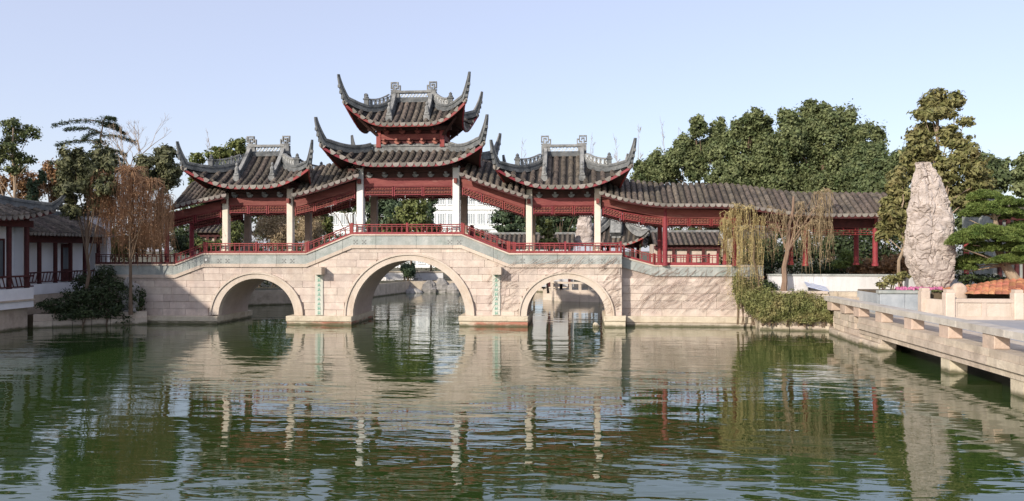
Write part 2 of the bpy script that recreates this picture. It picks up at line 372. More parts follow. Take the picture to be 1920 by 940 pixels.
# face blocks in courses, cut to the arches and to the frieze above
def courses(x0, x1, zb, topf, yf, course, parent, off, lowf=None, name='stone_block', m='stone', seed=1, lmin=.8, lmax=1.7, joint=.0045):
    rg = random.Random(seed); z = zb; k = 0; cnt = 0
    while True:
        h = course * rg.uniform(.92, 1.08)
        x = x0 - rg.uniform(0, .8)
        anyb = False
        while x < x1:
            L = rg.uniform(lmin, lmax)
            a, b = max(x + joint, x0), min(x + L - joint, x1)
            x += L
            if b - a < .12: continue
            nn = 2
            xs = [a, b]
            if lowf: xs = sorted(set(list(np.linspace(a, b, 9))))
            xs = sorted(set(xs + [p[0] for p in DECK if a < p[0] < b]))
            lo = [max(z + joint, lowf(q) if lowf else -9) for q in xs]; hi = [min(z + h - joint, topf(q)) for q in xs]
            run = []
            def flush(run):
                nonlocal cnt
                if len(run) < 2 or run[-1][0] - run[0][0] < .06: return
                if max(r[2] - r[1] for r in run) < .05: return
                flat = all(abs(r[1] - run[0][1]) < 1e-6 and abs(r[2] - run[0][2]) < 1e-6 for r in run)
                dy = rg.uniform(-.006, .008)
                if flat: g = bevbox(run[0][0], run[-1][0], yf + dy, yf + .18, run[0][1], run[0][2], .012)
                else:
                    lo_, hi_ = [(r[0], r[1]) for r in run], [(r[0], r[2]) for r in run]
                    poly = lo_ + hi_[::-1]
                    g = prism(poly, yf + dy, yf + .18)
                mk(name, g, m, parent, off); cnt += 1
            for q, l_, h_ in zip(xs, lo, hi):
                if h_ - l_ > .02: run.append((q, l_, h_))
                else: flush(run); run = []
            flush(run)
        z += h; k += 1
        if z > max(topf(q) for q in np.linspace(x0, x1, 60)): break
    return cnt
FR, CO = .50, .16     # heights of the frieze and the cornice under it
nblk = courses(X0, X1, .02, lambda x: deck(x) - FR - CO, YW, .335, bridge, BO, lambda x: arch_low(x, 'o', -.03), seed=3)
for a in ARCH:
    ts = np.linspace(0, math.pi, 33)
    def arc(r, h): return [(a['x'] - r * math.cos(t), a['zs'] + h * math.sin(t)) for t in ts]
    zb = .42
    def ring(ro, ho, ri, hi, y0, y1):
        o_, i_ = [(a['x'] - ro, zb)] + arc(ro, ho) + [(a['x'] + ro, zb)], [(a['x'] - ri, zb)] + arc(ri, hi) + [(a['x'] + ri, zb)]
        return prism(i_ + o_[::-1], y0, y1)
    wr = a['ro'] - a['ri']
    g = join(ring(a['ro'] - wr * .22, a['ho'] - wr * .22, a['ri'], a['hi'], YW - .05, YW + .30), ring(a['ro'], a['ho'], a['ro'] - wr * .2, a['ho'] - wr * .2, YW - .11, YW + .25))
    bpart('arch_ring', g, 'ring')
def strip(x0, x1, up, dn, y0, y1, f=None):
    f = f or deck
    xs = [x0] + [p[0] for p in DECK if x0 < p[0] < x1] + [x1]
    return prism([(x, f(x) - dn) for x in xs] + [(x, f(x) - up) for x in xs[::-1]], y0, y1)
x = X0; rg = random.Random(5)
while x < X1 - .05:
    b = min(x + rg.uniform(1.3, 2.0), X1)
    if X1 - b < .4: b = X1
    bpart('frieze_slab', strip(x + .006, b - .006, .05, FR, YW - .045, YW + .15), 'frieze')
    bpart('cornice_stone', strip(x + .006, b - .006, FR + .002, FR + CO, YW - .075, YW + .15), 'cornice')
    bpart('coping_stone', strip(x + .004, b - .004, -.015, .052, YW - .10, YW + .55), 'cornice')
    x = b
bpart('deck_floor', strip(X0, X1, -.01, .3, YW + .56, 40.3), 'pave2')
bpart('rear_coping', strip(X0, X1, -.02, .6, 40.3, 40.48), 'frieze')
# piers standing in the water
for i, (p0, p1, pm) in enumerate(((330, 462, 'a'), (542, 662, 'pier'), (863, 990, 'pier'), (1124, 1172, 'a'))):
    xa, xb = PX(p0, YW), PX(p1, YW)
    z1, z2 = PZ(p0, 592, YW), PZ(p0, 601, YW)
    if i == 0: xa, xb = X0 + .3, ARCH[0]['x'] - ARCH[0]['ri'] + .06
    if i == 3: xa = ARCH[2]['x'] + ARCH[2]['ri'] - .06
    b = bpart('pier_base', box(xa, xb, YW - .30, 40.7, -1.2, z2 - .02), 'pier' if pm == 'pier' else 'piertop')
    mk('pier_cap', bevbox(xa - .03, xb + .03, YW - .36, 40.75, z2 - .015, z1 + .005, .03), 'piertop', b)
# carved corbels and couplet strips between the arches
def glyph(cx, z, s, seed):
    rg = random.Random(seed); g = []
    for q in range(rg.randint(2, 3)):
        zz = z + s * (q / 2.4 - .42); g.append(bar((cx - s * rg.uniform(.3, .48), YW - .055, zz), (cx + s * rg.uniform(.3, .48), YW - .055, zz + s * .04), s * .075, .02))
    for xx in ((-.02,), (-.28, .28))[rg.randint(0, 1)]:
        g.append(bar((cx + xx * s, YW - .058, z + s * .46), (cx + (xx - .03) * s, YW - .058, z - s * .44), s * .075, .02))
    g.append(bar((cx, YW - .061, z - s * .02), (cx - s * .44, YW - .061, z - s * .46), s * .10, .02))
    g.append(bar((cx + s * .04, YW - .064, z), (cx + s * .46, YW - .064, z - s * .46), s * .10, .02))
    return join(*g)
for k, (pc, pr) in enumerate(((599.5, 607), (931.5, 939.5))):
    xc = PX(pc, YW); zt, zb = PZ(pc, 512, YW), PZ(pc, 591, YW)
    st = bpart('couplet_strip', box(PX(pc - 8, YW), PX(pc + 6.5, YW), YW - .045, YW + .1, zb, zt), 'strip')
    st['label'] = 'vertical stone strip with worn green characters'
    n = 9
    for j in range(n): mk('character', glyph(xc - .02, zb + (zt - zb) * (j + .5) / n, (zt - zb) / n * .72, 40 + j + 17 * k), 'glyph', st)
    xa, xb = PX(pc - 8, YW), PX(pc + 10.5, YW)
    za, zb2 = PZ(pc, 514.5, YW), PZ(pc, 500.5, YW)
    bpart('corbel', join(prism([(xa, za), (xb, za), (xb, zb2 - .03), (xb - .05, zb2), (xa + .05, zb2), (xa, zb2 - .03)], YW - .58, YW + .1)), 'ring')
for pc in (412, 427, 533, 548.5, 667, 683, 843.5, 861, 980, 1003, 1107, 1131):
    xc = PX(pc, YW); zc = deck(xc) - .36
    g = join(*[box(xc + dx - .03, xc + dx + .03, YW - .06, YW, zc + dz - .03, zc + dz + .03) for dx, dz in ((.07, .07), (-.07, .07), (.07, -.07), (-.07, -.07), (0, .0))])
    bpart('rosette', g, 'motif')
xc = PX(388, YW)
lampbox = bpart('niche', box(xc - .13, xc + .13, YW - .06, YW, deck(xc) - .46, deck(xc) - .16), 'motif')
mk('lamp_lens', box(xc - .05, xc + .05, YW - .09, YW - .05, deck(xc) - .36, deck(xc) - .26), 'lime', lampbox)

# right-hand approach wall, set back, and its footing
YR = YW + .62
RDK = prof([(1160, 476), (1168, 482), (1228, 498), (1440, 498.5)], YR)
rdk = lerp(RDK)
XA, XB = PX(1166, YR), PX(1432, YR)
aw = thing('approach_wall', (XA, YR, 0), 'pink stone wall hung with bare vines beside the small arch under the corridor', 'wall')
AO = (-XA, -YR, 0)
mk('core', prism([(XA, -1.2), (XB, -1.2), (XB, rdk(XB) - .02), (RDK[2][0], rdk(RDK[2][0]) - .02), (XA, rdk(XA) - .02)], YR + .05, 40.4), 'body', aw, AO)
courses(XA, XB, .45, lambda x: rdk(x) - .62, YR, .36, aw, AO, None, seed=9, lmin=1.0, lmax=2.2)
x = XA
while x < XB - .05:
    b = min(x + 1.7, XB)
    xs = [x + .005] + [p[0] for p in RDK if x + .01 < p[0] < b - .01] + [b - .005]
    mk('frieze_slab', prism([(q, rdk(q) - .50) for q in xs] + [(q, rdk(q) - .05) for q in xs[::-1]], YR - .045, YR + .12), 'frieze', aw, AO)
    mk('coping_stone', prism([(q, rdk(q) - .05) for q in xs] + [(q, rdk(q) + .015) for q in xs[::-1]], YR - .09, YR + .6), 'cornice', aw, AO)
    x = b
mk('footing', box(XA + .2, XB, YR - .32, YR + .3, -1.2, .16), 'tstone', aw, AO)
mk('footing_cap', bevbox(XA + .2, XB, YR - .22, YR + .2, .165, .46, .03), 'piertop', aw, AO)
mk('deck_floor', prism([(XA, rdk(XA) - .3), (XB, rdk(XB) - .3), (XB, rdk(XB) - .005), (RDK[2][0], rdk(RDK[2][0]) - .005), (XA, rdk(XA) - .005)], YR + .61, 40.3), 'pave2', aw, AO)

# ------------------------------------------------------------------ railings
def railing(pts, Y, label, group, m='red', step=.235, h=.50, seed=0):
    # pts: (x, z) of the rail's foot; posts at every point
    x0 = pts[0][0]
    f = lerp(pts)
    t = thing('railing', (x0, Y, f(x0)), label, 'railing', group)
    off = (-x0, -Y, 0)
    def bandr(za, zb, dy):
        xs = [p[0] for p in pts]
        return prism([(x, f(x) + za) for x in xs] + [(x, f(x) + zb) for x in xs[::-1]], Y - dy, Y + dy)
    mk('bottom_rail', bandr(.02, .115, .04), m, t, off)
    mk('middle_rail', bandr(.365, .395, .025), m, t, off)
    mk('top_rail', bandr(.455, .50, .045), m, t, off)
    for x, z in pts: mk('post', bevbox(x - .05, x + .05, Y - .055, Y + .055, z + .01, z + h + .06, .01), m, t, off)
    me = None
    L = pts[-1][0] - pts[0][0]; n = max(2, int(L / step))
    for k in range(1, n):
        x = pts[0][0] + L * k / n
        if me is None:
            g = join(box(-.017, .017, -.017, .017, .11, .37), box(-.05, .05, -.012, .012, .25, .275), box(-.012, .012, -.012, .012, .39, .46))
            o = mk('baluster', g, m, t, (x + off[0], 0, f(x))); me = o.data
        else: link('baluster', me, None, t, (x + off[0], 0, f(x)))
    return t
def deckpts(pxs, Y=YW, f=deck): return [(PX(p, Y), f(PX(p, Y))) for p in pxs]
G = 'red railings along the near edge of the bridge'
YRL = YW + .06
railing(deckpts((329, 383)), YRL, 'short red railing climbing beside the brown weeping tree', G)
railing(deckpts((386, 480, 574)), YRL, 'level red railing in front of the pavilion nearest the waterside house', G)
railing(deckpts((578, 657)), YRL, 'red railing climbing up to the two-tier pavilion', G)
railing(deckpts((660, 763, 866)), YRL, 'level red railing on the bridge crest above the tallest arch', G)
railing(deckpts((869, 952)), YRL, 'red railing sloping down away from the crest beyond the white column', G)
railing(deckpts((955, 1060, 1164)), YRL, 'level red railing above the arch that frames the pale far terrace', G)
railing(deckpts((1170, 1226), YR, rdk), YR + .06, 'short red railing dropping from the bridge to the vine-covered wall', G)
railing(deckpts((1228, 1290, 1346), YR, rdk), YR + .06, 'level red railing on top of the vine-covered wall', G)
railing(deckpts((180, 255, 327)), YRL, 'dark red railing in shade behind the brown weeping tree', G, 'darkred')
GB = 'red railings along the far edge of the bridge'
YRB = 40.25
for pxs, lb in (((386, 574), 'far red railing seen through the pavilion nearest the waterside house'), ((578, 657), 'far red railing climbing behind the near rail to the two-tier pavilion'),
                ((660, 866), 'far red railing seen between the white columns on the bridge crest'), ((869, 952), 'far red railing sloping down beyond the bridge crest'),
                ((955, 1164), 'far red railing seen behind the cream columns over the smaller arch')):
    railing(deckpts(pxs), YRB, lb, GB, step=.4)
railing([(x, z) for x, z in deckpts((1228, 1346), YR, rdk)], YRB, 'far red railing behind the vine-covered wall top', GB, step=.4)

# ------------------------------------------------------------------ roofs
def gprof(s): return .62 * s + .38 * (1 - (1 - s) ** 2)
class Roof:
    def __init__(s, xh, De, zr, H, L, push, d0=0.0, xg=None):
        s.xh, s.De, s.a, s.zr, s.H, s.L, s.push, s.d0, s.xg = xh, De, xh - De, zr, H, L, push, d0, xg
    def at(s, x, y, dz=0.0):
        ax, ay = abs(x), abs(y)
        Mx = ay if (s.xg is not None and ax <= s.xg + 1e-6 and ay >= ax - s.a - 1e-6) else max(ay, ax - s.a)
        if s.xg is not None and ax <= s.xg: Mx = ay
        m = max(0.0, min(ay, ax - s.a)) / s.De
        q = (Mx - s.d0) / (s.De - s.d0)
        k = s.push * m ** 3
        return Vector((x + math.copysign(k, x), y + math.copysign(k, y), s.zr - s.H * gprof(q) + s.L * m ** 2.6 + dz))
    def side(s, x, y, dz=0.0):      # side slopes: x rules
        ax, ay = abs(x), abs(y)
        m = max(0.0, min(ay, ax - s.a)) / s.De
        q = (max(ax - s.a, ay) - s.d0) / (s.De - s.d0); k = s.push * m ** 3
        return Vector((x + math.copysign(k, x), y + math.copysign(k, y), s.zr - s.H * gprof(q) + s.L * m ** 2.6 + dz))
    def ftop(s, x):                 # |y| where the front slope begins
        ax = abs(x)
        if s.xg is not None and ax <= s.xg: return 0.0
        return max(ax - s.a, s.d0)
    def stop(s, y):                 # |x| where the side slope begins
        b = s.xg if s.xg is not None else s.a + s.d0
        return max(abs(y) + s.a, b)
def barrel(pts, across, r, caps=True):
    # a run of overlapping half-round cover tiles along pts (from eave to top)
    v, f = [], []; seg = 6; n = len(pts)
    rings = []
    for i in range(n - 1):
        js = random.uniform(.95, 1.06); jz = Vector((0, 0, random.uniform(-.006, .008))) + across * random.uniform(-.007, .007)
        for p, rr in ((pts[i] + jz, r * 1.10 * js), (pts[i + 1] + jz, r * .93 * js)):
            st = len(v)
            for k in range(seg + 1):
                t = math.pi * k / seg
                v.append(tuple(p + across * (rr * math.cos(t)) + Vector((0, 0, rr * 1.15 * math.sin(t) + .01))))
            rings.append(st)
    for a, b in zip(rings[:-1], rings[1:]):
        for k in range(seg): f.append((a + k, a + k + 1, b + k + 1, b + k))
    f.append(tuple(rings[0] + k for k in range(seg + 1)))
    f.append(tuple(rings[-1] + k for k in range(seg + 1))[::-1])
    return v, f
DRIP = {}
def drip_mesh(w_):
    key = round(w_, 2)
    if key not in DRIP:
        h = w_ * .50
        poly = [(-w_ / 2, .03)] + [(-w_ * .46 * math.cos(t), -h * math.sin(t) ** .8) for t in np.linspace(.12, math.pi - .12, 9)] + [(w_ / 2, .03)]
        v, f = prism(poly, -.02, .02)
        me = bpy.data.meshes.new('drip_tile'); me.from_pydata(v, [], f); me.materials.append(M['drip']); DRIP[key] = me
    return DRIP[key]
def fret_grid(pattern, x0, z0, cell, y, dp):
    g = []
    for r, row in enumerate(pattern):
        c = 0
        while c < len(row):
            if row[c] == '#':
                e = c
                while e < len(row) and row[e] == '#': e += 1
                g.append(box(x0 + c * cell, x0 + e * cell, y - dp / 2, y + dp / 2, z0 - (r + 1) * cell, z0 - r * cell)); c = e
            else: c += 1
    return join(*g)
KEY = ['#######..', '#.....#..', '#.###.#..', '#.#.#.###', '#.#...#.#', '###.###.#', '..#.#...#', '#########', '.#######.']
def make_roof(root, rf, sp, r_t, name='roof', horn=(.42, 1.2), ridge=True, scale=1.0, eave='red', rm='ridge', cm='ridgecap'):
    De, xh = rf.De, rf.xh
    nx = 29
    def patch(front, sg, dz, inset=0.0):
        v, f = [], []
        ts = np.linspace(0, 1, 8)
        us = np.linspace(-1, 1, nx)
        for u in us:
            for t in ts:
                if front:
                    x = u * xh; y0 = rf.ftop(x); y = y0 + (De - y0) * t
                    p = rf.at(x, sg * y, dz) if y > 1e-6 else rf.at(x, sg * 1e-6, dz)
                else:
                    y = u * De; x0 = rf.stop(y); x = x0 + (xh - x0) * t
                    p = rf.side(sg * x, y, dz)
                v.append(tuple(p))
        n = len(ts)
        for i in range(nx - 1):
            for j in range(n - 1):
                q = (i * n + j, (i + 1) * n + j, (i + 1) * n + j + 1, i * n + j + 1)
                f.append(q)
        return v, f
    roof = mk(name, join(*[patch(fr, sg, 0) for fr in (True, False) for sg in (-1, 1)]), 'bed', root)
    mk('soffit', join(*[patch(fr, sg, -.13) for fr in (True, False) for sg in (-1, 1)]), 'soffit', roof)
    # eave boards in red
    g = []
    us = np.linspace(-1, 1, 31)
    for sg in (-1, 1):
        g.append(sweep([rf.at(u * xh, sg * De) for u in us], .07, .11, -.15))
        g.append(sweep([rf.side(sg * xh, u * De) for u in us], .07, .11, -.15))
    for q in g: mk('eave_board', q, eave, roof)
    # cover tiles, one object a row, and drip tiles between them
    nrow = int(2 * xh / sp); sp_ = 2 * xh / nrow
    for sg in (-1, 1):
        for i in range(nrow):
            x = -xh + (i + .5) * sp_
            y0 = rf.ftop(x) + (.12 if abs(x) > (rf.xg or 0) else .02)
            L = De + .05 - y0
            if L < .14: continue
            k = max(2, int(L / .27) + 1)
            pts = [rf.at(x, sg * (De + .05 - L * j / k)) for j in range(k + 1)]
            mk('tile_row', barrel(pts, Vector((1, 0, 0)), r_t), 'tile', roof, smooth=False)
        for i in range(nrow + 1):
            x = -xh + i * sp_
            p = rf.at(max(-xh, min(xh, x)), sg * De)
            o = link('drip_tile', drip_mesh(sp_ * .95), None, roof, (p.x, p.y + sg * .045, p.z + .02))
            sl = (rf.at(min(xh, x + .1), sg * De).z - rf.at(max(-xh, x - .1), sg * De).z) / .2
            o.rotation_euler = (0, -math.atan(sl), 0)
    ncol = int(2 * De / sp); sq = 2 * De / ncol
    for sg in (-1, 1):
        for i in range(ncol):
            y = -De + (i + .5) * sq
            x0 = rf.stop(y) + .1; L = xh + .05 - x0
            if L < .14: continue
            k = max(2, int(L / .27) + 1)
            pts = [rf.side(sg * (xh + .05 - L * j / k), y) for j in range(k + 1)]
            mk('tile_row', barrel(pts, Vector((0, 1, 0)), r_t), 'tile', roof)
        for i in range(ncol + 1):
            y = -De + i * sq
            p = rf.side(sg * xh, max(-De, min(De, y)))
            o = link('drip_tile', drip_mesh(sq * .95), None, roof, (p.x + sg * .045, p.y, p.z + .02)); o.rotation_euler = (0, 0, R(90))
    # hip ridges ending in upswept horns
    d1 = (rf.xg - rf.a) if rf.xg is not None else rf.d0
    for sx in (-1, 1):
        for sy in (-1, 1):
            ds = np.linspace(d1, De, 12)
            pts = [rf.side(sx * (rf.a + d), sy * d) for d in ds]
            e = pts[-1]; dr = Vector((sx, sy, 0)).normalized()
            nh = 9; ho, hu = horn
            hp = [e + dr * (ho * (1 - (1 - t) ** 1.35)) + Vector((0, 0, hu * (t ** 1.18))) for t in np.linspace(0, 1, nh + 1)[1:]]
            allp = pts + hp; n = len(allp)
            ks = [1.0] * (len(pts) - 2) + list(np.linspace(1, .30, nh + 2))
            g = join(sweep(allp, [.26 * scale * k for k in ks], [.13 * scale * k for k in ks], -.02), sweep(allp, [.15 * scale * k for k in ks], [.12 * scale * k for k in ks], [.10 * scale * k for k in ks]),
                     sweep(allp, [.22 * scale * k for k in ks], [.09 * scale * k for k in ks], [.21 * scale * k for k in ks]))
            # small stepped brackets on the underside of the horn
            for t in (.25, .45, .65):
                q = e + dr * (ho * (1 - (1 - t) ** 1.35) + .02) + Vector((0, 0, hu * t ** 1.18))
                g = join(g, box(q.x - .06, q.x + .06, q.y - .06, q.y + .06, q.z - .11, q.z + .02))
            mk('hip_ridge', g, rm, roof)
            mk('ridge_cap', sweep(allp, [.18 * scale * k for k in ks], [.035 * scale * k for k in ks], [.302 * scale * k for k in ks]), cm, roof)
            # horn tip core
            if ridge:
                i0, i1 = 1, 7
                base = [p + Vector((0, 0, .30 * scale)) for p in pts[i0:i1 + 1]]
                h = .30 * scale
                g = [sweep(base, .15, .07, h - .03)]
                for j, p in enumerate(base):
                    g.append(box(p.x - .05, p.x + .05, p.y - .05, p.y + .05, p.z, p.z + h - .02))
                mk('openwork_coping', join(*g), 'ridgecap', roof)
                g2 = []
                for p, q in zip(base[:-1], base[1:]):
                    for m_ in (0.0, .5):
                        a_, b_ = p.lerp(q, m_), p.lerp(q, m_ + .5)
                        g2.append(tube([a_ + Vector((0, 0, .02)), b_ + Vector((0, 0, h - .04))], .016, 4)); g2.append(tube([b_ + Vector((0, 0, .02)), a_ + Vector((0, 0, h - .04))], .016, 4))
                mk('openwork_lattice', join(*g2), 'lime', roof)
                p = base[-1]
                mk('finial', join(box(p.x - .11, p.x + .11, p.y - .11, p.y + .11, p.z, p.z + .26), box(p.x - .15, p.x + .15, p.y - .15, p.y + .15, p.z + .26, p.z + .32), lathe(p.x, p.y, [(.10, p.z + .32), (.12, p.z + .38), (.07, p.z + .45), (.09, p.z + .50), (.02, p.z + .58)], 8)), 'ridge', roof)
    if rf.xg is not None:
        xg = rf.xg; zt = rf.zr
        # gable ends
        for sx in (-1, 1):
            dd = xg - rf.a
            poly = [(-dd, rf.side(xg, dd).z - .1), (dd, rf.side(xg, dd).z - .1)] + [(dd * t, rf.at(xg, max(1e-5, dd * abs(t))).z) for t in (1, .5, 0, -.5, -1)]
            v, f = prism([(a, b) for a, b in poly], -.03, .03)
            v = [(sx * (xg - .04) + y_, x_, z_) for x_, y_, z_ in v]
            mk('gable_wall', (v, f), 'whitecol', roof)
            # descending ridge with its figure
            for sy in (-1, 1):
                dl = De * .76
                ds = np.linspace(0, dl, 10)
                pts = [rf.at(sx * xg, sy * max(d, 1e-5)) for d in ds]
                hh = list(np.linspace(.42, .24, 10))
                hh = [a_ * scale for a_ in hh]
                g = join(sweep(pts, .24 * scale, [a_ * .45 for a_ in hh], -.02), sweep(pts, .15 * scale, [a_ * .4 for a_ in hh], [a_ * .4 for a_ in hh]), sweep(pts, .22 * scale, [a_ * .25 for a_ in hh], [a_ * .78 for a_ in hh]))
                gr = mk('gable_ridge', g, 'ridge', roof)
                mk('ridge_cap', sweep(pts, .17 * scale, .035, [a_ * 1.03 for a_ in hh]), 'ridgecap', roof)
                p = pts[-1]; fz = p.z
                mk('figure_finial', join(box(p.x - .15, p.x + .15, p.y - .13, p.y + .13, fz - .04, fz + .2), box(p.x - .12, p.x + .12, p.y - .1, p.y + .1, fz + .2, fz + .34),
                    lathe(p.x, p.y, [(.13, fz + .34), (.10, fz + .46), (.115, fz + .58), (.075, fz + .66), (.045, fz + .70), (.075, fz + .76), (.065, fz + .83), (.015, fz + .88)], 8)), 'ridgecap', roof)
        # main ridge: moulded foot, openwork panel, coping, key-fret ends
        g = join(box(-xg, xg, -.17, .17, zt - .06, zt + .10), box(-xg, xg, -.11, .11, zt + .10, zt + .20))
        mk('main_ridge', g, 'ridge', roof)
        mk('ridge_coping', join(box(-xg, xg, -.14, .14, zt + .42, zt + .50), box(-xg, xg, -.09, .09, zt + .50, zt + .54), box(-xg, -xg + .2, -.1, .1, zt + .2, zt + .42), box(xg - .2, xg, -.1, .1, zt + .2, zt + .42)), 'ridgecap', roof)
        g2 = []
        nn = max(4, int((2 * xg - .4) / .16))
        for j in range(nn):
            xa = -xg + .2 + (2 * xg - .4) * j / nn; xb = -xg + .2 + (2 * xg - .4) * (j + 1) / nn
            g2.append(bar((xa, 0, zt + .2), (xb, 0, zt + .42), .03, .08)); g2.append(bar((xb, .003, zt + .2), (xa, .003, zt + .42), .022, .07) if j % 2 else bar((xa, .003, zt + .31), (xb, .003, zt + .31), .02, .07))
        mk('ridge_lattice', join(*g2), 'lime', roof)
        for sx in (-1, 1):
            c = .055
            v, f = fret_grid(KEY, 0, zt + .98, c, 0, .14)
            v = [(sx * (xg - .26 + .5 - x_) if True else x_, y_, z_) for x_, y_, z_ in v]
            f = [q if sx < 0 else q[::-1] for q in f]
            f = [q[::-1] for q in f]
            v2, f2 = box(min(sx * (xg - .05), sx * (xg + .22)), max(sx * (xg - .05), sx * (xg + .22)), -.13, .13, zt + .05, zt + .49)
            mk('ridge_ornament', join((v, f), (v2, f2)), 'ridgecap', roof)
    return roof

# carved frieze panel under a beam between x0,x1 (top edge function zt(x)), with open scrollwork hanging from it
def carved_bay(root, x0, x1, zt, y, hb, hc, off=(0, 0, 0), npan=3, face='carve', beam='redbeam', lattice=False):
    def q(a, b, za, zb, ya, yb): return prism([(a, zt(a) + za), (b, zt(b) + za), (b, zt(b) + zb), (a, zt(a) + zb)], ya, yb)
    mk('beam', q(x0, x1, -hb, 0, y - .10, y + .10), beam, root, off)
    if lattice:
        g = []
        n = max(4, int((x1 - x0) / .26))
        rows = 3
        for r in range(rows + 1): g.append(q(x0, x1, -hb - hc * r / rows - .022, -hb - hc * r / rows, y - .02, y + .02))
        for r in range(rows):
            for i in range(n + 1):
                if (i + r) % 2: continue
                xx = x0 + (x1 - x0) * i / n
                xx = min(max(xx, x0 + .02), x1 - .02)
                g.append(box(xx - .013, xx + .013, y - .015, y + .015, zt(xx) - hb - hc * (r + 1) / rows, zt(xx) - hb - hc * r / rows))
        mk('fretwork', join(*g), 'red', root, off)
        return
    w_ = (x1 - x0) / npan
    for i in range(npan):
        a, b = x0 + i * w_ + .02, x0 + (i + 1) * w_ - .02
        pn = mk('carved_panel', q(a + .03, b - .03, -hb - hc + .03, -hb - .035, y - .005, y + .015), 'darkred', root, off)
        fr = join(q(a, b, -hb - .045, -hb - .004, y - .06, y + .05), q(a, b, -hb - hc, -hb - hc + .035, y - .06, y + .05), q(a, a + .05, -hb - hc - .06, -hb - .046, y - .062, y + .052), q(b - .05, b, -hb - hc - .06, -hb - .046, y - .062, y + .052))
        mk('panel_frame', fr, 'red', pn)
        g = []
        nc = max(4, int((b - a - .1) / .13)); cw = (b - a - .1) / nc
        for c in range(nc):
            cx = a + .05 + (c + .5) * cw; cz = zt(cx) - hb - hc / 2 + .0
            rr = min(cw, hc - .09) * .46
            for row in ((.0,) if hc < .3 else (-.25, .25)):
                zc = cz + row * (hc - .08)
                r2 = rr * (1 if row == 0 else .62)
                ring = [(cx + r2 * math.cos(t), y - .028, zc + r2 * math.sin(t)) for t in np.linspace(0, 2 * math.pi * (.86), 8) + c * 1.3]
                g.append(tube(ring, .016, 4))
                g.append(tube([(cx - cw * .5, y - .026, zc - r2 * .8), (cx, y - .03, zc + .01), (cx + cw * .5, y - .026, zc + r2 * .8)], .014, 4))
        mk('scroll_carving', join(*g), face, pn)
        # openwork fringe under the panel, deeper towards its ends
        g = []
        nf = max(5, int((b - a) / .115)); fw = (b - a) / nf
        for c in range(nf):
            cx = a + (c + .5) * fw; e = abs((c + .5) / nf * 2 - 1)
            dep = .06 + .11 * e ** 2
            zc = zt(cx) - hb - hc - dep / 2
            g.append(tube([(cx + fw * .5 * math.cos(t), y, zc + dep * .5 * math.sin(t)) for t in np.linspace(0, 2 * math.pi, 8)], .014, 4))
        mk('open_fringe', join(*g), 'darkred', pn)

def sq_col(root, x, y, z0, z1, s, m, name='column'):
    c = mk(name, join(bevbox(x - s / 2, x + s / 2, y - s / 2, y + s / 2, z0, z1, .025)), m, root)
    mk('column_foot', box(x - s / 2 - .05, x + s / 2 + .05, y - s / 2 - .05, y + s / 2 + .05, z0 - .02, z0 + .14), 'piertop', c)
    return c

def brackets(root, x0, x1, y, z, n, m='ridgecap', sg=-1):
    for i in range(n):
        x = x0 + (x1 - x0) * (i + .5) / n
        mk('bracket', join(prism([(x - .06, z), (x + .06, z), (x + .15, z + .1), (x + .15, z + .15), (x - .15, z + .15), (x - .15, z + .1)], y - .09, y + .09), box(x - .05, x + .05, y + min(0, sg * .32), y + max(0, sg * .32), z + .151, z + .24)), m, root)

def side_pavilion(pa, pb, label, capside):
    xa, xb = PX(pa, YC), PX(pb, YC); cx = (xa + xb) / 2; hx = (xb - xa) / 2
    zd = deck(cx)
    root = thing('pavilion', (cx, YM, zd), label, 'pavilion', 'single-tier pavilions on the bridge')
    hy = (YB - YC) / 2
    De, xh = hy + 1.0, hx + 1.0
    pm = (pa + pb) / 2
    ze = PZ(pm, 349, YM - De); zr = PZ(pm, 292, YM)
    rf = Roof(xh, De, zr, zr - ze, .86, .42, xg=.88)
    make_roof(root, rf, .335, .118, horn=(.36, 1.22))
    zc = ze - .02
    for sx in (-1, 1):
        for sy in (-1, 1):
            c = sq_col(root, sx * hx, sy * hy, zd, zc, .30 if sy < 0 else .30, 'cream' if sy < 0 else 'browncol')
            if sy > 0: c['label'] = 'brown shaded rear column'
    zbm = PZ(pm, 371.5, YC); 
    hb, hc = .36, .36
    for sy in (-1, 1):
        carved_bay(root, -hx + .16, hx - .16, lambda x: zbm, sy * hy, hb, hc)
        mk('eave_purlin', join(box(-hx - .6, hx + .6, sy * hy - .13, sy * hy + .13, zbm + .22, zbm + .42), box(-hx + .16, hx - .16, sy * hy - .06, sy * hy + .06, zbm + .005, zbm + .215)), 'soffit', root)
        brackets(root, -hx + .1, hx - .1, sy * (hy + .07), zbm + .02, 4, sg=sy)
    for sx in (-1, 1):
        mk('side_beam', box(sx * hx - .09, sx * hx + .09, -hy + .155, hy - .155, zbm - .3, zbm + .21), 'darkred', root)
        mk('side_purlin', box(sx * hx - .11, sx * hx + .11, -hy - .6, hy + .6, zbm + .425, zbm + .58), 'soffit', root)
        mk('beam_end', box(sx * hx - .07, sx * hx + .07, -hy - .42, -hy - .155, zbm - .28, zbm - .06), 'redbeam', root)
    mk('roof_frame', join(box(-xh + .7, xh - .7, -De + .75, De - .75, ze + .16, ze + .26)), 'soffit', root)
    return root, cx, hx
side_pavilion(424.5, 545, 'single-tier pavilion standing nearest the waterside house, upswept grey roof on cream columns', 'l')
side_pavilion(992.5, 1120.5, 'single-tier pavilion over the arch with the pale far terrace, upswept grey roof on cream columns', 'r')

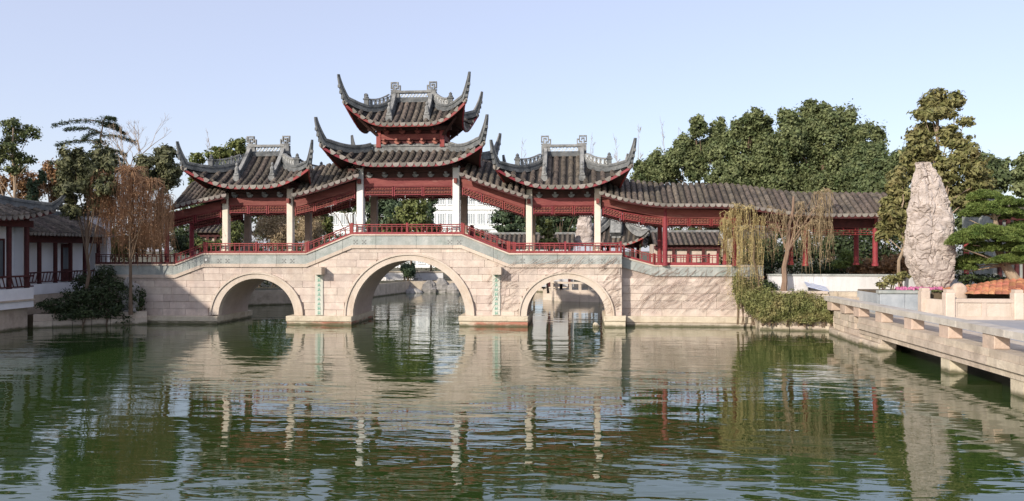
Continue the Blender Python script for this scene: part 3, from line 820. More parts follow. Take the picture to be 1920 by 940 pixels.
def centre_pavilion():
    xa, xb = PX(676.5, YC), PX(856, YC); cx = (xa + xb) / 2; hx = (xb - xa) / 2; hy = (YB - YC) / 2
    zd = deck(cx); pm = 766
    root = thing('pavilion', (cx, YM, zd), 'tall two-tier pavilion on the bridge crest with white columns and long horned eaves', 'pavilion')
    De, xh = hy + 1.08, hx + 1.08
    ze = PZ(pm, 307, YM - De); d0 = .80
    zt = PZ(pm, 284, YM - d0)
    rf = Roof(xh, De, zt, zt - ze, .86, .34, d0=d0)
    make_roof(root, rf, .335, .118, 'lower_roof', horn=(.40, 1.28), ridge=False, scale=1.15)
    bx, by = rf.a + d0, d0
    # ridge band round the foot of the upper storey
    mk('band_ridge', join(*[g for z0, z1, e in ((-.10, .12, .06), (.12, .24, .0), (.24, .36, .05)) for g in
        (box(-bx - e, bx + e, -by - e, -by + .25, zt + z0, zt + z1), box(-bx - e, bx + e, by - .25, by + e, zt + z0, zt + z1), box(-bx - e, -bx + .2, -by + .251, by - .251, zt + z0, zt + z1), box(bx - .2, bx + e, -by + .251, by - .251, zt + z0, zt + z1))]), 'ridgecap', root)
    ux, uy = 1.56, .76
    De2, xh2 = uy + 1.0, ux + 1.0
    ze2 = PZ(pm, 232, YM - De2); zr2 = PZ(pm, 191, YM)
    # upper storey walls, beams and brackets
    zw0, zw1 = zt + .2, ze2 - .12
    mk('upper_wall', box(-ux, ux, -uy, uy, zw0, zw1 + .2), 'darkred', root)
    for sy in (-1, 1):
        mk('beam', box(-ux - .12, ux + .12, min(sy * uy, sy * (uy + .09)), max(sy * uy, sy * (uy + .09)), zw1 - .52, zw1 - .24), 'redbeam', root)
        mk('upper_purlin', box(-ux - .5, ux + .5, min(sy * (uy + .1), sy * (uy + .3)), max(sy * (uy + .1), sy * (uy + .3)), zw1 - .08, zw1 + .12), 'soffit', root)
        brackets(root, -ux, ux, sy * (uy + .10), zw1 - .23, 4, 'redbeam', sg=sy)
        brackets(root, -ux, ux, sy * (uy + .10), zw0 + .14, 5, 'carve', sg=sy)
    for sx in (-1, 1):
        mk('side_beam', box(min(sx * ux, sx * (ux + .09)), max(sx * ux, sx * (ux + .09)), -uy, uy, zw1 - .52, zw1 - .24), 'redbeam', root)
        for sy in (-1, 1):
            mk('corner_post', box(sx * (ux + .01) - .11, sx * (ux + .01) + .11, sy * (uy + .01) - .11, sy * (uy + .01) + .11, zw0, zw1 + .1), 'red', root)
            d = Vector((sx, sy, 0)).normalized()
            p = Vector((sx * ux, sy * uy, zw1 - .1))
            mk('corner_strut', tube([p - Vector((0, 0, .25)), p + d * .55 + Vector((0, 0, .12)), p + d * 1.15 + Vector((0, 0, .55))], [.09, .08, .05], 6), 'soffit', root)
    rf2 = Roof(xh2, De2, zr2, zr2 - ze2, 1.0, .30, xg=.92)
    make_roof(root, rf2, .30, .108, 'upper_roof', horn=(.40, 1.28))
    zc = ze - .02
    for sx in (-1, 1):
        for sy in (-1, 1):
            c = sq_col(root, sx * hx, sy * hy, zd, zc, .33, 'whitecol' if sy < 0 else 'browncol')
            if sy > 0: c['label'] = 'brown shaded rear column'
    zbm = PZ(pm, 334, YC)
    for sy in (-1, 1):
        carved_bay(root, -hx + .175, hx - .175, lambda x: zbm, sy * hy, .40, .42)
        mk('eave_purlin', join(box(-hx - .6, hx + .6, sy * hy - .14, sy * hy + .14, zbm + .26, zbm + .46), box(-hx + .17, hx - .17, sy * hy - .06, sy * hy + .06, zbm + .005, zbm + .255)), 'soffit', root)
        brackets(root, -hx + .1, hx - .1, sy * (hy + .07), zbm + .02, 6, sg=sy)
    for sx in (-1, 1):
        mk('side_beam', box(sx * hx - .09, sx * hx + .09, -hy + .17, hy - .17, zbm - .3, zbm + .255), 'darkred', root)
        mk('side_purlin', box(sx * hx - .12, sx * hx + .12, -hy - .6, hy + .6, zbm + .465, zbm + .6), 'soffit', root)
        mk('beam_end', box(sx * hx - .07, sx * hx + .07, -hy - .42, -hy - .17, zbm - .28, zbm - .06), 'redbeam', root)
    mk('ceiling_board', box(-hx - .2, hx + .2, -hy - .2, hy + .2, zbm + .62, zbm + .70), 'soffit', root)
    return root
centre_pavilion()

# ------------------------------------------------------------------ covered corridors
def corridor(p0, p1, eave, ridge_, label, cols=(), floor=None, beamdrop=.16, lattice_from=None, sp=.275, hook0=0, hook1=0, Yc=YC, Yb=YB, oh=.78, bays=None, colm='red'):
    ym = (Yc + Yb) / 2; ye = Yc - oh
    ef = lerp([(PX(p, ye), PZ(p, y, ye)) for p, y in eave]); rfn = lerp([(PX(p, ym), PZ(p, y, ym)) for p, y in ridge_])
    xa, xb = PX(p0, ye), PX(p1, ye)
    zb = floor if floor is not None else deck((xa + xb) / 2)
    root = thing('covered_corridor', ((xa + xb) / 2, ym, zb), label, 'corridor', 'covered corridors along the bridge')
    ox = -(xa + xb) / 2
    De = ym - ye
    def surf(x, d, dz=0.0):     # d = signed distance from the middle
        s = abs(d) / De
        g = .70 * s + .30 * s * s if s > .18 else s * s * (.70 / .36 + .30 * 1) * 1.0
        g = s * .86 + .14 * s ** 2 if s > .2 else (s ** 2 / .4 + .1) * .86 + .14 * s ** 2
        g0 = .1 * .86
        g = (g - g0) / (1 - g0)
        sag = -.05 * math.sin(math.pi * s)
        return Vector((x + ox, d, rfn(x) + (ef(x) - rfn(x)) * g + sag + dz))
    nx = max(3, int((xb - xa) / .5)); ds = np.linspace(-De, De, 17)
    def grid(dz):
        v, f = [], []
        for i in range(nx + 1):
            for d in ds: v.append(tuple(surf(xa + (xb - xa) * i / nx, d, dz)))
        n = len(ds)
        for i in range(nx):
            for j in range(n - 1): f.append((i * n + j, (i + 1) * n + j, (i + 1) * n + j + 1, i * n + j + 1))
        return v, f
    roof = mk('roof', grid(0), 'bed', root)
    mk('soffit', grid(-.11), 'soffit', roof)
    xs = np.linspace(xa, xb, nx + 1)
    for sg in (-1, 1): mk('eave_board', sweep([surf(x, sg * De) for x in xs], .06, .13, -.17), 'darkred', roof)
    n = int((xb - xa) / sp); s_ = (xb - xa) / n
    dd = np.linspace(-De - .05, De + .05, 19)
    for i in range(n):
        x = xa + (i + .5) * s_
        mk('tile_row', barrel([surf(x, d) for d in dd], Vector((1, 0, 0)), .104), 'tile', roof)
    for i in range(n + 1):
        x = xa + i * s_
        for sg in (-1, 1):
            p = surf(x, sg * De)
            o = link('drip_tile', drip_mesh(s_ * .95), None, roof, (p.x, p.y + sg * .045, p.z + .02))
            o.rotation_euler = (0, -math.atan((ef(min(xb, x + .2)) - ef(max(xa, x - .2))) / .4), 0)
    # beams and hanging fretwork in bays between the posts
    bays = bays or [(p0, p1)]
    for ba in bays:
        q0, q1 = PX(ba[0], Yc), PX(ba[1], Yc)
        lat = len(ba) > 2 and ba[2]
        for yy in (Yc - ym, Yb - ym):
            if lat: carved_bay(root, q0 + ox, q1 + ox, lambda x: ef(x - ox) - beamdrop, yy, .42, .30, lattice=True, beam='darkred')
            else: carved_bay(root, q0 + ox, q1 + ox, lambda x: ef(x - ox) - beamdrop, yy, .40, .34, npan=max(1, round((q1 - q0) / 1.1)), beam='redbeam')
    for p in cols:
        xc = PX(p, Yc) + ox
        for yy in (Yc - ym, Yb - ym):
            zf = floor if floor is not None else deck(xc - ox)
            if p > 1166 and floor is None: zf = rdk(xc - ox)
            c = mk('column', lathe(xc, yy, [(.15, zf), (.15, zf + .1), (.115, zf + .12), (.115, ef(xc - ox) + .05)], 14), colm, root, smooth=False)
    return root
corridor(322, 420, [(300, 392), (322, 388), (360, 378), (420, 366), (440, 362)], [(300, 356), (340, 347), (380, 343), (440, 330)],
         'tiled corridor roof sloping down behind the brown weeping tree', cols=(313,), bays=[(316, 416)])
corridor(552, 668, [(545, 366), (575, 359), (620, 345), (668, 329), (690, 322)], [(545, 335), (590, 318), (640, 306), (700, 300)],
         'sloping tiled corridor between the pavilion near the house and the two-tier pavilion', cols=(), bays=[(553, 667)])
corridor(866, 986, [(850, 322), (868, 327), (905, 341), (950, 356), (990, 369)], [(850, 296), (880, 300), (940, 312), (1000, 330)],
         'sloping tiled corridor running down from the two-tier pavilion', cols=(), bays=[(866, 984)])
corridor(1128, 1694, [(1100, 352), (1126, 361), (1168, 373), (1210, 380), (1248, 384), (1311, 384), (1356, 384), (1421, 390), (1483, 399), (1566, 403), (1720, 402)],
         [(1100, 326), (1152, 336), (1200, 343), (1232, 347), (1311, 348), (1360, 348), (1410, 353), (1446, 359), (1508, 365), (1720, 366)],
         'long tiled corridor on round red columns reaching to the tall standing rock', cols=(1247, 1378, 1510, 1641), floor=None,
         bays=[(1129, 1244), (1250, 1375), (1381, 1507, True), (1513, 1638, True)])
# white sitting wall under the far half of the corridor
xa, xb = PX(1440, 37.2), PX(1830, 37.2)
sw = thing('parapet_wall', (xa, 37.2, 1.7), 'low white wall with grey coping under the red columns', 'wall')
mk('wall', box(0, xb - xa, -.12, .12, 1.70, 2.40), 'white', sw)
mk('coping', box(-.03, xb - xa, -.18, .18, 2.402, 2.47), 'frieze', sw)

# ------------------------------------------------------------------ foliage
def leaves(name, pts, nrm, size, m, parent=None, loc=(0, 0, 0), aspect=.55, jitter=.5):
    n = len(pts); pts = np.asarray(pts, float); nrm = np.asarray(nrm, float)
    nrm = nrm + RNG.normal(0, jitter, (n, 3)); nrm /= np.linalg.norm(nrm, axis=1)[:, None] + 1e-9
    rv = RNG.normal(0, 1, (n, 3)); t = np.cross(nrm, rv); t /= np.linalg.norm(t, axis=1)[:, None] + 1e-9
    b = np.cross(nrm, t)
    s = size * RNG.uniform(.6, 1.3, n)[:, None]
    v = np.empty((n, 4, 3)); v[:, 0] = pts - t * s; v[:, 1] = pts + b * s * aspect; v[:, 2] = pts + t * s; v[:, 3] = pts - b * s * aspect
    me = bpy.data.meshes.new(name)
    me.vertices.add(n * 4); me.vertices.foreach_set('co', v.reshape(-1).astype(np.float32))
    me.loops.add(n * 4); me.loops.foreach_set('vertex_index', np.arange(n * 4, dtype=np.int32))
    me.polygons.add(n); me.polygons.foreach_set('loop_start', np.arange(0, n * 4, 4, dtype=np.int32)); me.polygons.foreach_set('loop_total', np.full(n, 4, np.int32))
    me.update(calc_edges=True)
    return link(name, me, m, parent, loc)
def puff_points(puffs, n, sub=.34, nsub=9, flat=1.0):
    # puffs: (x,y,z,rx,ry,rz); leaves gathered in small clumps spread through each puff's outer half
    P_, N_ = [], []
    vol = np.array([p[3] * p[4] + p[3] * p[5] for p in puffs]); cnt = np.maximum(30, n * vol / vol.sum()).astype(int)
    for (x, y, z, rx, ry, rz), c in zip(puffs, cnt):
        k = max(5, int(nsub * 1.6)); dirs = RNG.normal(0, 1, (k, 3)); dirs /= np.linalg.norm(dirs, axis=1)[:, None]
        rad = RNG.uniform(.45, .95, k)[:, None]
        cen = dirs * rad
        idx = RNG.integers(0, k, c); cr = RNG.uniform(.45, 1.25, k) * sub
        d = RNG.normal(0, 1, (c, 3)); d /= np.linalg.norm(d, axis=1)[:, None]
        q = cen[idx] + d * (cr[idx] * (RNG.uniform(.15, 1.0, c) ** .5) + (RNG.random(c) < .22) * RNG.uniform(0, .34, c))[:, None]
        R3 = np.array([rx, ry, rz])
        P_.append(q * R3 + np.array([x, y, z]))
        nn = d * .75 + cen[idx] * .6 + np.array([0, 0, .25])
        N_.append(nn)
    return np.vstack(P_), np.vstack(N_)
def limb_tree(base, top, r0, r1, targets, seed=0, seg=7, wob=.12):
    rg = random.Random(seed); base, top = Vector(base), Vector(top)
    n = 7; pts = [base.lerp(top, i / n) + Vector((rg.uniform(-wob, wob), rg.uniform(-wob, wob), 0)) * (1 if 0 < i < n else 0) for i in range(n + 1)]
    g = [tube(pts, [r0 * (1.25 if i == 0 else 1) + (r1 - r0) * i / n for i in range(n + 1)], seg)]
    for t in targets:
        t = Vector(t)
        k = rg.uniform(.35, .85); i = min(n - 1, int(k * n)); s = pts[i].lerp(pts[i + 1], k * n - i)
        rr = (r0 + (r1 - r0) * k) * .5
        mid = s.lerp(t, .5) + Vector((rg.uniform(-.2, .2), rg.uniform(-.2, .2), (t - s).length * .08))
        g.append(tube([s, mid, t], [rr, rr * .6, rr * .22], 5))
    return join(*g)
def tree(name, label, cat, Y, base, circles, m, nleaf, leaf, group=None, barkm='bark', trunk=None, r0=.2, zb=None, dy=.8, seed=0, sub=.34, nsub=9, aspect=.55, jitter=.5, limbs=True):
    # circles: (px, py, rpx[, rpy]) as surveyed at distance Y
    rg = random.Random(seed + 11)
    bx, bz = PX(base[0], Y), (zb if zb is not None else PZ(base[0], base[1], Y))
    root = thing(name, (bx, Y, bz), label, cat, group)
    mp = MPP(base[0], Y); puffs = []
    for c in circles:
        p = P3(c[0], c[1], Y); rx = c[2] * mp; rz = (c[3] if len(c) > 3 else c[2]) * mp
        ry = (rx + rz) / 2 * .95
        puffs.append((p.x - bx, rg.uniform(-dy, dy), p.z, rx, ry, rz))
    pts, nrm = puff_points(puffs, nleaf, sub, nsub)
    if trunk is None: trunk = (sum(p[0] for p in puffs) / len(puffs), max(p[2] for p in puffs) - .3)
    else: trunk = (PX(trunk[0], Y) - bx, PZ(trunk[0], trunk[1], Y))
    tg = [(p[0], p[1], p[2]) for p in puffs] if limbs else []
    mk('trunk', limb_tree((0, 0, bz - .1), (trunk[0], 0, trunk[1]), r0, r0 * .2, tg, seed), barkm, root)
    leaves('crown', pts, nrm, leaf, m, root, aspect=aspect, jitter=jitter)
    return root
GC = 'evergreen trees beyond the long corridor'
tree('camphor_tree', 'broad evergreen tree with the highest rounded crown above the long corridor', 'tree', 58, (1560, 560),
     [(1545, 222, 32), (1500, 240, 34), (1590, 238, 36), (1620, 268, 34), (1470, 268, 36), (1545, 275, 44), (1600, 300, 40), (1490, 315, 42), (1545, 330, 40), (1440, 300, 30), (1520, 205, 18), (1548, 203, 14), (1470, 225, 20), (1455, 350, 30), (1575, 335, 40), (1500, 350, 36), (1540, 360, 40), (1530, 250, 40), (1610, 345, 32)], 'camphor', 90000, .12, GC, r0=.3, seed=1, zb=.95, nsub=26, sub=.30, jitter=.75)
tree('camphor_tree', 'evergreen tree with bumpy crown directly above the middle of the long corridor roof', 'tree', 60, (1400, 560),
     [(1415, 228, 22), (1385, 258, 32), (1430, 260, 30), (1360, 290, 32), (1405, 305, 38), (1445, 320, 30), (1350, 335, 30), (1395, 350, 34), (1440, 235, 16), (1392, 228, 10), (1420, 345, 34), (1375, 330, 32), (1445, 285, 26)], 'camphor', 70000, .12, GC, r0=.28, seed=2, zb=.95, nsub=26, sub=.30, jitter=.75)
tree('camphor_tree', 'looser evergreen tree with sky gaps, nearest the bare poplars', 'tree', 62, (1320, 560),
     [(1308, 240, 18), (1345, 238, 18), (1290, 275, 26), (1325, 280, 26), (1265, 300, 24), (1300, 315, 26), (1250, 325, 22), (1345, 262, 20)], 'camphor', 36000, .12, GC, r0=.24, seed=3, zb=.95, nsub=26, sub=.30, jitter=.75)
tree('camphor_tree', 'low rounded evergreen tree beside the tall magnolia, right above the corridor end', 'tree', 52, (1640, 560),
     [(1640, 295, 28), (1672, 310, 26), (1615, 320, 28), (1650, 335, 34), (1685, 350, 24), (1625, 355, 30)], 'camphor2', 52000, .115, GC, r0=.25, seed=4, zb=.95, nsub=26, sub=.30, jitter=.75)
tree('camphor_tree', 'small pale evergreen tree behind the corridor roof next to the horned pavilion eave', 'tree', 64, (1225, 560),
     [(1205, 322, 20), (1235, 305, 22), (1260, 325, 22), (1222, 340, 24), (1195, 340, 14)], 'camphor', 18000, .12, GC, r0=.2, seed=5, zb=.95, nsub=26, sub=.30, jitter=.75)
tree('evergreen_tree', 'dark evergreen tree behind the cloud-pruned pine at the frame edge', 'tree', 55, (1850, 560),
     [(1845, 305, 22), (1870, 320, 26), (1895, 318, 22), (1835, 335, 26), (1880, 345, 24), (1850, 370, 30), (1820, 390, 30), (1815, 430, 30)], 'camphor2', 12000, .15, None, r0=.22, seed=6, zb=.95, nsub=14)
tree('evergreen_tree', 'olive evergreen tree cut by the frame above the low roof', 'tree', 50, (1925, 560),
     [(1918, 325, 24), (1940, 310, 30), (1912, 355, 18), (1945, 350, 30)], 'camphor', 6000, .15, None, r0=.22, seed=7, zb=.95, nsub=12)
tree('magnolia_tree', 'tall yellow-green magnolia with big leaves behind the standing rock', 'tree', 41.3, (1762, 540),
     [(1765, 185, 28, 18), (1742, 195, 18, 16), (1790, 188, 20, 16), (1755, 215, 34, 16), (1730, 218, 14, 10), (1745, 240, 30, 16), (1804, 232, 17, 10), (1712, 258, 24, 14), (1775, 250, 20, 12), (1720, 278, 28, 14), (1790, 268, 26, 16), (1700, 295, 18, 14), (1805, 290, 24, 18), (1745, 300, 26, 18), (1712, 312, 22, 16), (1720, 330, 22, 16), (1780, 310, 30, 18),
      (1815, 318, 26, 18), (1760, 335, 30, 20), (1800, 345, 34, 20), (1835, 345, 24, 18), (1820, 375, 30, 20), (1780, 380, 30, 24)], 'magnolia', 19000, .135, None, r0=.17, seed=8, zb=1.5, trunk=(1760, 190), dy=.7, sub=.42, nsub=13, aspect=.42, barkm='palebark')
tree('magnolia_tree', 'bushy yellow-brown magnolia covering the corridor roof end beside the rock', 'tree', 36.0, (1690, 520),
     [(1690, 330, 16, 16), (1682, 350, 20, 18), (1700, 368, 22, 20), (1680, 385, 22, 20), (1665, 405, 20, 18), (1700, 405, 22, 20), (1680, 425, 26, 18), (1660, 440, 14, 12), (1700, 440, 16, 14)], 'magnolia', 6500, .125, None, r0=.09, seed=9, zb=1.9, trunk=(1692, 350), dy=.5, sub=.42, nsub=10, aspect=.42, barkm='palebark')
# trees on the left bank
tree('magnolia_tree', 'dark glossy magnolia standing between the waterside house and the brown weeping tree', 'tree', 35.5, (160, 570),
     [(150, 300, 30, 24), (190, 290, 26, 20), (128, 330, 24, 20), (175, 325, 34, 24), (145, 350, 36, 22), (120, 375, 20, 16), (165, 375, 34, 20), (135, 395, 24, 14), (205, 310, 22, 18), (210, 350, 22, 20)], 'magdark', 14000, .11, None, r0=.10, seed=10, zb=.6, trunk=(168, 320), dy=.8, sub=.42, nsub=10, aspect=.45)
tree('magnolia_tree', 'round dark magnolia rising behind the corridor roof next to the first horned eave', 'tree', 44, (302, 540),
     [(300, 285, 22, 18), (285, 305, 20, 18), (318, 300, 20, 18), (300, 320, 28, 20), (325, 325, 20, 18), (278, 330, 22, 18), (305, 345, 30, 18)], 'magdark', 10000, .115, None, r0=.13, seed=11, zb=.95, trunk=(300, 300), dy=.7, sub=.42, nsub=10, aspect=.45)
tree('broadleaf_tree', 'tall loose-leaved tree at the frame edge behind the waterside house', 'tree', 50, (28, 540),
     [(10, 235, 26, 16), (35, 248, 20, 14), (5, 262, 22, 14), (30, 280, 24, 12), (8, 295, 24, 16), (45, 300, 18, 12), (28, 315, 22, 14), (-20, 250, 30, 24), (-25, 300, 30, 24), (62, 300, 10, 8)], 'loose', 8000, .10, None, r0=.2, seed=12, zb=.95, trunk=(25, 240), dy=1.2, sub=.5, nsub=9, barkm='palebark')
tree('broadleaf_tree', 'dry russet tree beyond the waterside house roof', 'tree', 56, (100, 540),
     [(95, 318, 22), (110, 335, 24), (80, 340, 20), (100, 355, 28), (70, 360, 16)], 'brownleaf', 6500, .12, None, r0=.14, seed=13, zb=.95, nsub=14, barkm='palebark')
tree('broadleaf_tree', 'tan thinning tree low behind the first house ridge', 'tree', 54, (40, 540),
     [(42, 335, 20), (30, 352, 20), (55, 355, 18), (12, 350, 20), (40, 372, 24)], 'brownleaf', 3600, .12, None, r0=.12, seed=14, zb=.95, nsub=12, barkm='palebark')
tree('cypress_tree', 'narrow green cypress between two russet trees behind the house ridge', 'tree', 52, (70, 540),
     [(72, 330, 7, 12), (70, 350, 9, 16), (71, 372, 10, 18)], 'cedar', 1700, .11, None, r0=.08, seed=15, zb=.95, nsub=10)
tree('broadleaf_tree', 'olive-green tree behind the single-tier pavilion near the house', 'tree', 62, (410, 540),
     [(440, 280, 22, 16), (400, 288, 26, 14), (425, 302, 32, 18), (375, 300, 16, 14), (455, 272, 14, 10), (370, 335, 20), (420, 330, 30)], 'olive', 7500, .15, None, r0=.18, seed=16, zb=.95, nsub=14)
# trees across the water, seen between the columns
B_ = 72
tree('evergreen_tree', 'bright olive bushy tree seen between the white columns', 'tree', 70, (770, 520),
     [(790, 388, 22), (765, 400, 24), (755, 420, 28), (790, 418, 26), (735, 432, 20), (775, 375, 14)], 'olive', 5200, .17, None, r0=.14, seed=17, zb=.95, nsub=14)
tree('cedar_tree', 'dark cedar behind the brown rear column of the two-tier pavilion', 'tree', 76, (730, 520),
     [(728, 375, 20), (745, 390, 22), (718, 400, 20), (735, 415, 22), (722, 430, 20), (700, 390, 14)], 'cedar', 4200, .18, None, r0=.15, seed=18, zb=.95, nsub=12)
tree('cedar_tree', 'dark cedar between the olive tree and the white building', 'tree', 74, (808, 520),
     [(812, 372, 14, 10), (808, 392, 12, 14), (802, 415, 16, 16), (815, 430, 16, 12)], 'cedar', 2000, .17, None, r0=.12, seed=19, zb=.95, nsub=10)
tree('weeping_tree', 'drooping green tree behind the sloping corridor before the white building', 'tree', 60, (612, 520),
     [(608, 405, 12, 18), (618, 420, 12, 16), (600, 425, 12, 14), (612, 438, 12, 14)], 'olive', 2600, .15, None, r0=.1, seed=20, zb=.95, nsub=10)
tree('broadleaf_tree', 'dark spreading tree with bare limbs under the sloping corridor roof', 'tree', 66, (668, 520),
     [(650, 375, 26, 14), (625, 372, 24, 12), (675, 378, 20, 14), (640, 392, 16, 8), (600, 368, 22, 14)], 'camphor2', 2600, .15, None, r0=.16, seed=21, zb=.95, trunk=(662, 400), nsub=10)
tree('cedar_tree', 'layered cedar beyond the corridor that slopes down from the two-tier pavilion', 'tree', 62, (955, 520),
     [(955, 400, 20, 8), (940, 412, 22, 8), (970, 418, 24, 8), (950, 428, 28, 8), (975, 405, 18, 8), (960, 438, 30, 8)], 'cedar', 4800, .15, None, r0=.12, seed=22, zb=.95, nsub=10)
tree('cedar_tree', 'full cedar behind the cream columns beside the small standing rock', 'tree', 64, (1050, 520),
     [(1055, 395, 22, 10), (1040, 408, 24, 9), (1068, 412, 20, 9), (1048, 422, 26, 9), (1062, 432, 26, 9), (1080, 398, 18, 10), (1020, 400, 16, 10)], 'cedar', 5200, .15, None, r0=.12, seed=23, zb=.95, nsub=10)
tree('cypress_tree', 'small conical conifer in front of the tiled garden wall', 'tree', 50, (1028, 500),
     [(1028, 422, 8, 10), (1027, 438, 13, 10), (1028, 452, 18, 10)], 'olive', 1700, .12, None, r0=.07, seed=24, zb=.95, nsub=10)
tree('broadleaf_tree', 'grey-green tree between the cream column and the layered cedar', 'tree', 78, (1000, 520),
     [(1000, 405, 20), (1012, 420, 18), (985, 395, 16), (1000, 432, 18)], 'loose', 2600, .18, None, r0=.12, seed=25, zb=.95, nsub=10)
tree('evergreen_tree', 'dark evergreen over the low tiled hall behind the first round red column', 'tree', 66, (1290, 520),
     [(1275, 410, 20, 14), (1305, 412, 22, 14), (1255, 415, 16, 12), (1330, 405, 20, 16), (1180, 410, 26, 16), (1215, 418, 26, 14), (1150, 440, 30, 22), (1200, 445, 34, 22), (1250, 445, 34, 20), (1300, 445, 34, 20)], 'camphor2', 8000, .16, None, r0=.12, seed=26, zb=.95, nsub=11)

# bare deciduous poles far off
def bare_tree(px, ptop, Y, label, name='bare_tree', spread=1.2, nb=26, r0=.09, base=None, zb=.95, seed=0, up=.9, m='palebark', group=None):
    rg = random.Random(seed + 100)
    bx = PX(px, Y); zt = PZ(px, ptop, Y)
    root = thing(name, (bx, Y, zb), label, 'tree', group)
    mk('trunk', tube([(rg.uniform(-.05, .05) * i, 0, zb + (zt - zb) * i / 8) for i in range(9)], [r0 * (1 - .9 * i / 8) for i in range(9)], 6), m, root)
    g = []
    for i in range(nb):
        k = rg.uniform(.35, .97); z = zb + (zt - zb) * k
        a = rg.uniform(0, 6.28); L = spread * (1.15 - k) * rg.uniform(.6, 1.3) + .3
        p = Vector((0, 0, z)); d = Vector((math.cos(a), math.sin(a), up * rg.uniform(.7, 1.3))).normalized()
        q = p + d * L; r = r0 * (1 - k) * .5 + .008
        g.append(tube([p, p.lerp(q, .5) + Vector((0, 0, .04)), q], [r, r * .7, .005], 4))
        for j in range(4):
            s = p.lerp(q, rg.uniform(.3, .95)); e = s + (d + Vector((rg.uniform(-.8, .8), rg.uniform(-.8, .8), rg.uniform(-.1, .7)))).normalized() * L * rg.uniform(.25, .5)
            g.append(tube([s, e], [r * .45 + .003, .003], 3))
    mk('branches' if False else 'bare_crown', join(*g), m, root)
    return root
for i, (px, pt, lab) in enumerate(((1243, 218, 'tallest thin bare poplar left of the camphor crowns'), (1200, 232, 'thin bare poplar just beyond the pavilion horn'), (1156, 250, 'thin bare poplar over the horned pavilion eave'),
                                   (1112, 248, 'thin bare poplar rising beside the key-fret ridge end of the single-tier pavilion'), (1277, 238, 'thin bare poplar touching the loose camphor tree'), (982, 258, 'lone thin bare poplar between the two horned roofs'), (390, 240, 'lone thin bare poplar over the pavilion near the house'))):
    bare_tree(px, pt, 85, lab, spread=1.0, nb=34, r0=.10, seed=i, up=1.6, group='thin bare poplars in the distance')
def forking_tree():
    Y = 47; bx = PX(243, Y); rg = random.Random(5)
    root = thing('bare_tree', (bx, Y, .95), 'bare forking tree spreading above the brown weeping tree', 'tree')
    mk('trunk', tube([(0, 0, .9), (.04, 0, 3.2), (0, 0, PZ(243, 330, Y))], [.13, .11, .09], 8), 'palebark', root)
    g = []
    def grow(p, d, L, r, lev):
        q = p + d * L; m_ = p.lerp(q, .5) + Vector((rg.uniform(-.05, .05), rg.uniform(-.05, .05), 0)) * L
        g.append(tube([p, m_, q], [r, r * .85, r * .65], 5 if lev < 2 else 3))
        if lev >= 5: return
        for k in range(2 if lev < 4 else 3):
            e = (d + Vector((rg.uniform(-.62, .62), rg.uniform(-.62, .62), rg.uniform(-.05, .35)))).normalized()
            grow(q, e, L * rg.uniform(.62, .86), r * .62, lev + 1)
    top = Vector((0, 0, PZ(243, 332, Y)))
    for k in range(6):
        a = k * 1.05; grow(top - Vector((0, 0, .25 * k)), Vector((math.cos(a) * .5, math.sin(a) * .5, 1)).normalized(), 1.25, .06, 0)
    mk('bare_crown', join(*g), 'palebark', root)
forking_tree()

# deodar with spiky level boughs
def deodar():
    Y = 49
    bx = PX(180, Y); root = thing('cedar_tree', (bx, Y, .95), 'spiky deodar cedar with level drooping boughs behind the dark magnolia', 'tree')
    zt = PZ(180, 228, Y)
    mk('trunk', tube([(0, 0, .9), (.05, 0, 4), (.3, 0, zt - 1.0), (.55, 0, zt)], [.2, .15, .06, .02], 7), 'bark', root)
    rg = random.Random(4); bough, pts, nr = [], [], []
    spec = [(118, 240), (105, 272), (108, 308), (222, 225), (215, 246), (232, 262), (130, 258), (235, 290), (125, 295), (150, 250), (205, 235), (195, 270), (225, 300), (140, 320), (240, 310), (190, 300), (160, 300)]
    for px, py in spec:
        e = P3(px, py, Y); e.x -= bx; e.y = rg.uniform(-2, 2)
        zs = e.z - rg.uniform(-.25, .35); k = (zs - 1) / (zt - 1); s = Vector((.05 + .5 * max(0, k - .3), 0, zs + .15))
        mid = s.lerp(e, .5) + Vector((0, 0, .22)); path = [s, s.lerp(mid, .5) + Vector((0, 0, .08)), mid, mid.lerp(e, .5) + Vector((0, 0, .03)), e]
        bough.append(tube(path, [.045, .04, .03, .02, .008], 5))
        for j in range(620):
            t = rg.random() ** .7 * 3.999; i = int(t); p = path[i].lerp(path[i + 1], t - i)
            wv = .36 * (1.2 - t / 4)
            pts.append(p + Vector((rg.gauss(0, wv * .5), rg.gauss(0, wv), rg.gauss(-.05, .07)))); nr.append((rg.gauss(0, .25), rg.gauss(0, .25), 1))
    mk('bough', join(*bough), 'bark', root)
    leaves('crown', pts, nr, .10, 'cedar', root, aspect=.28, jitter=.35)
deodar()

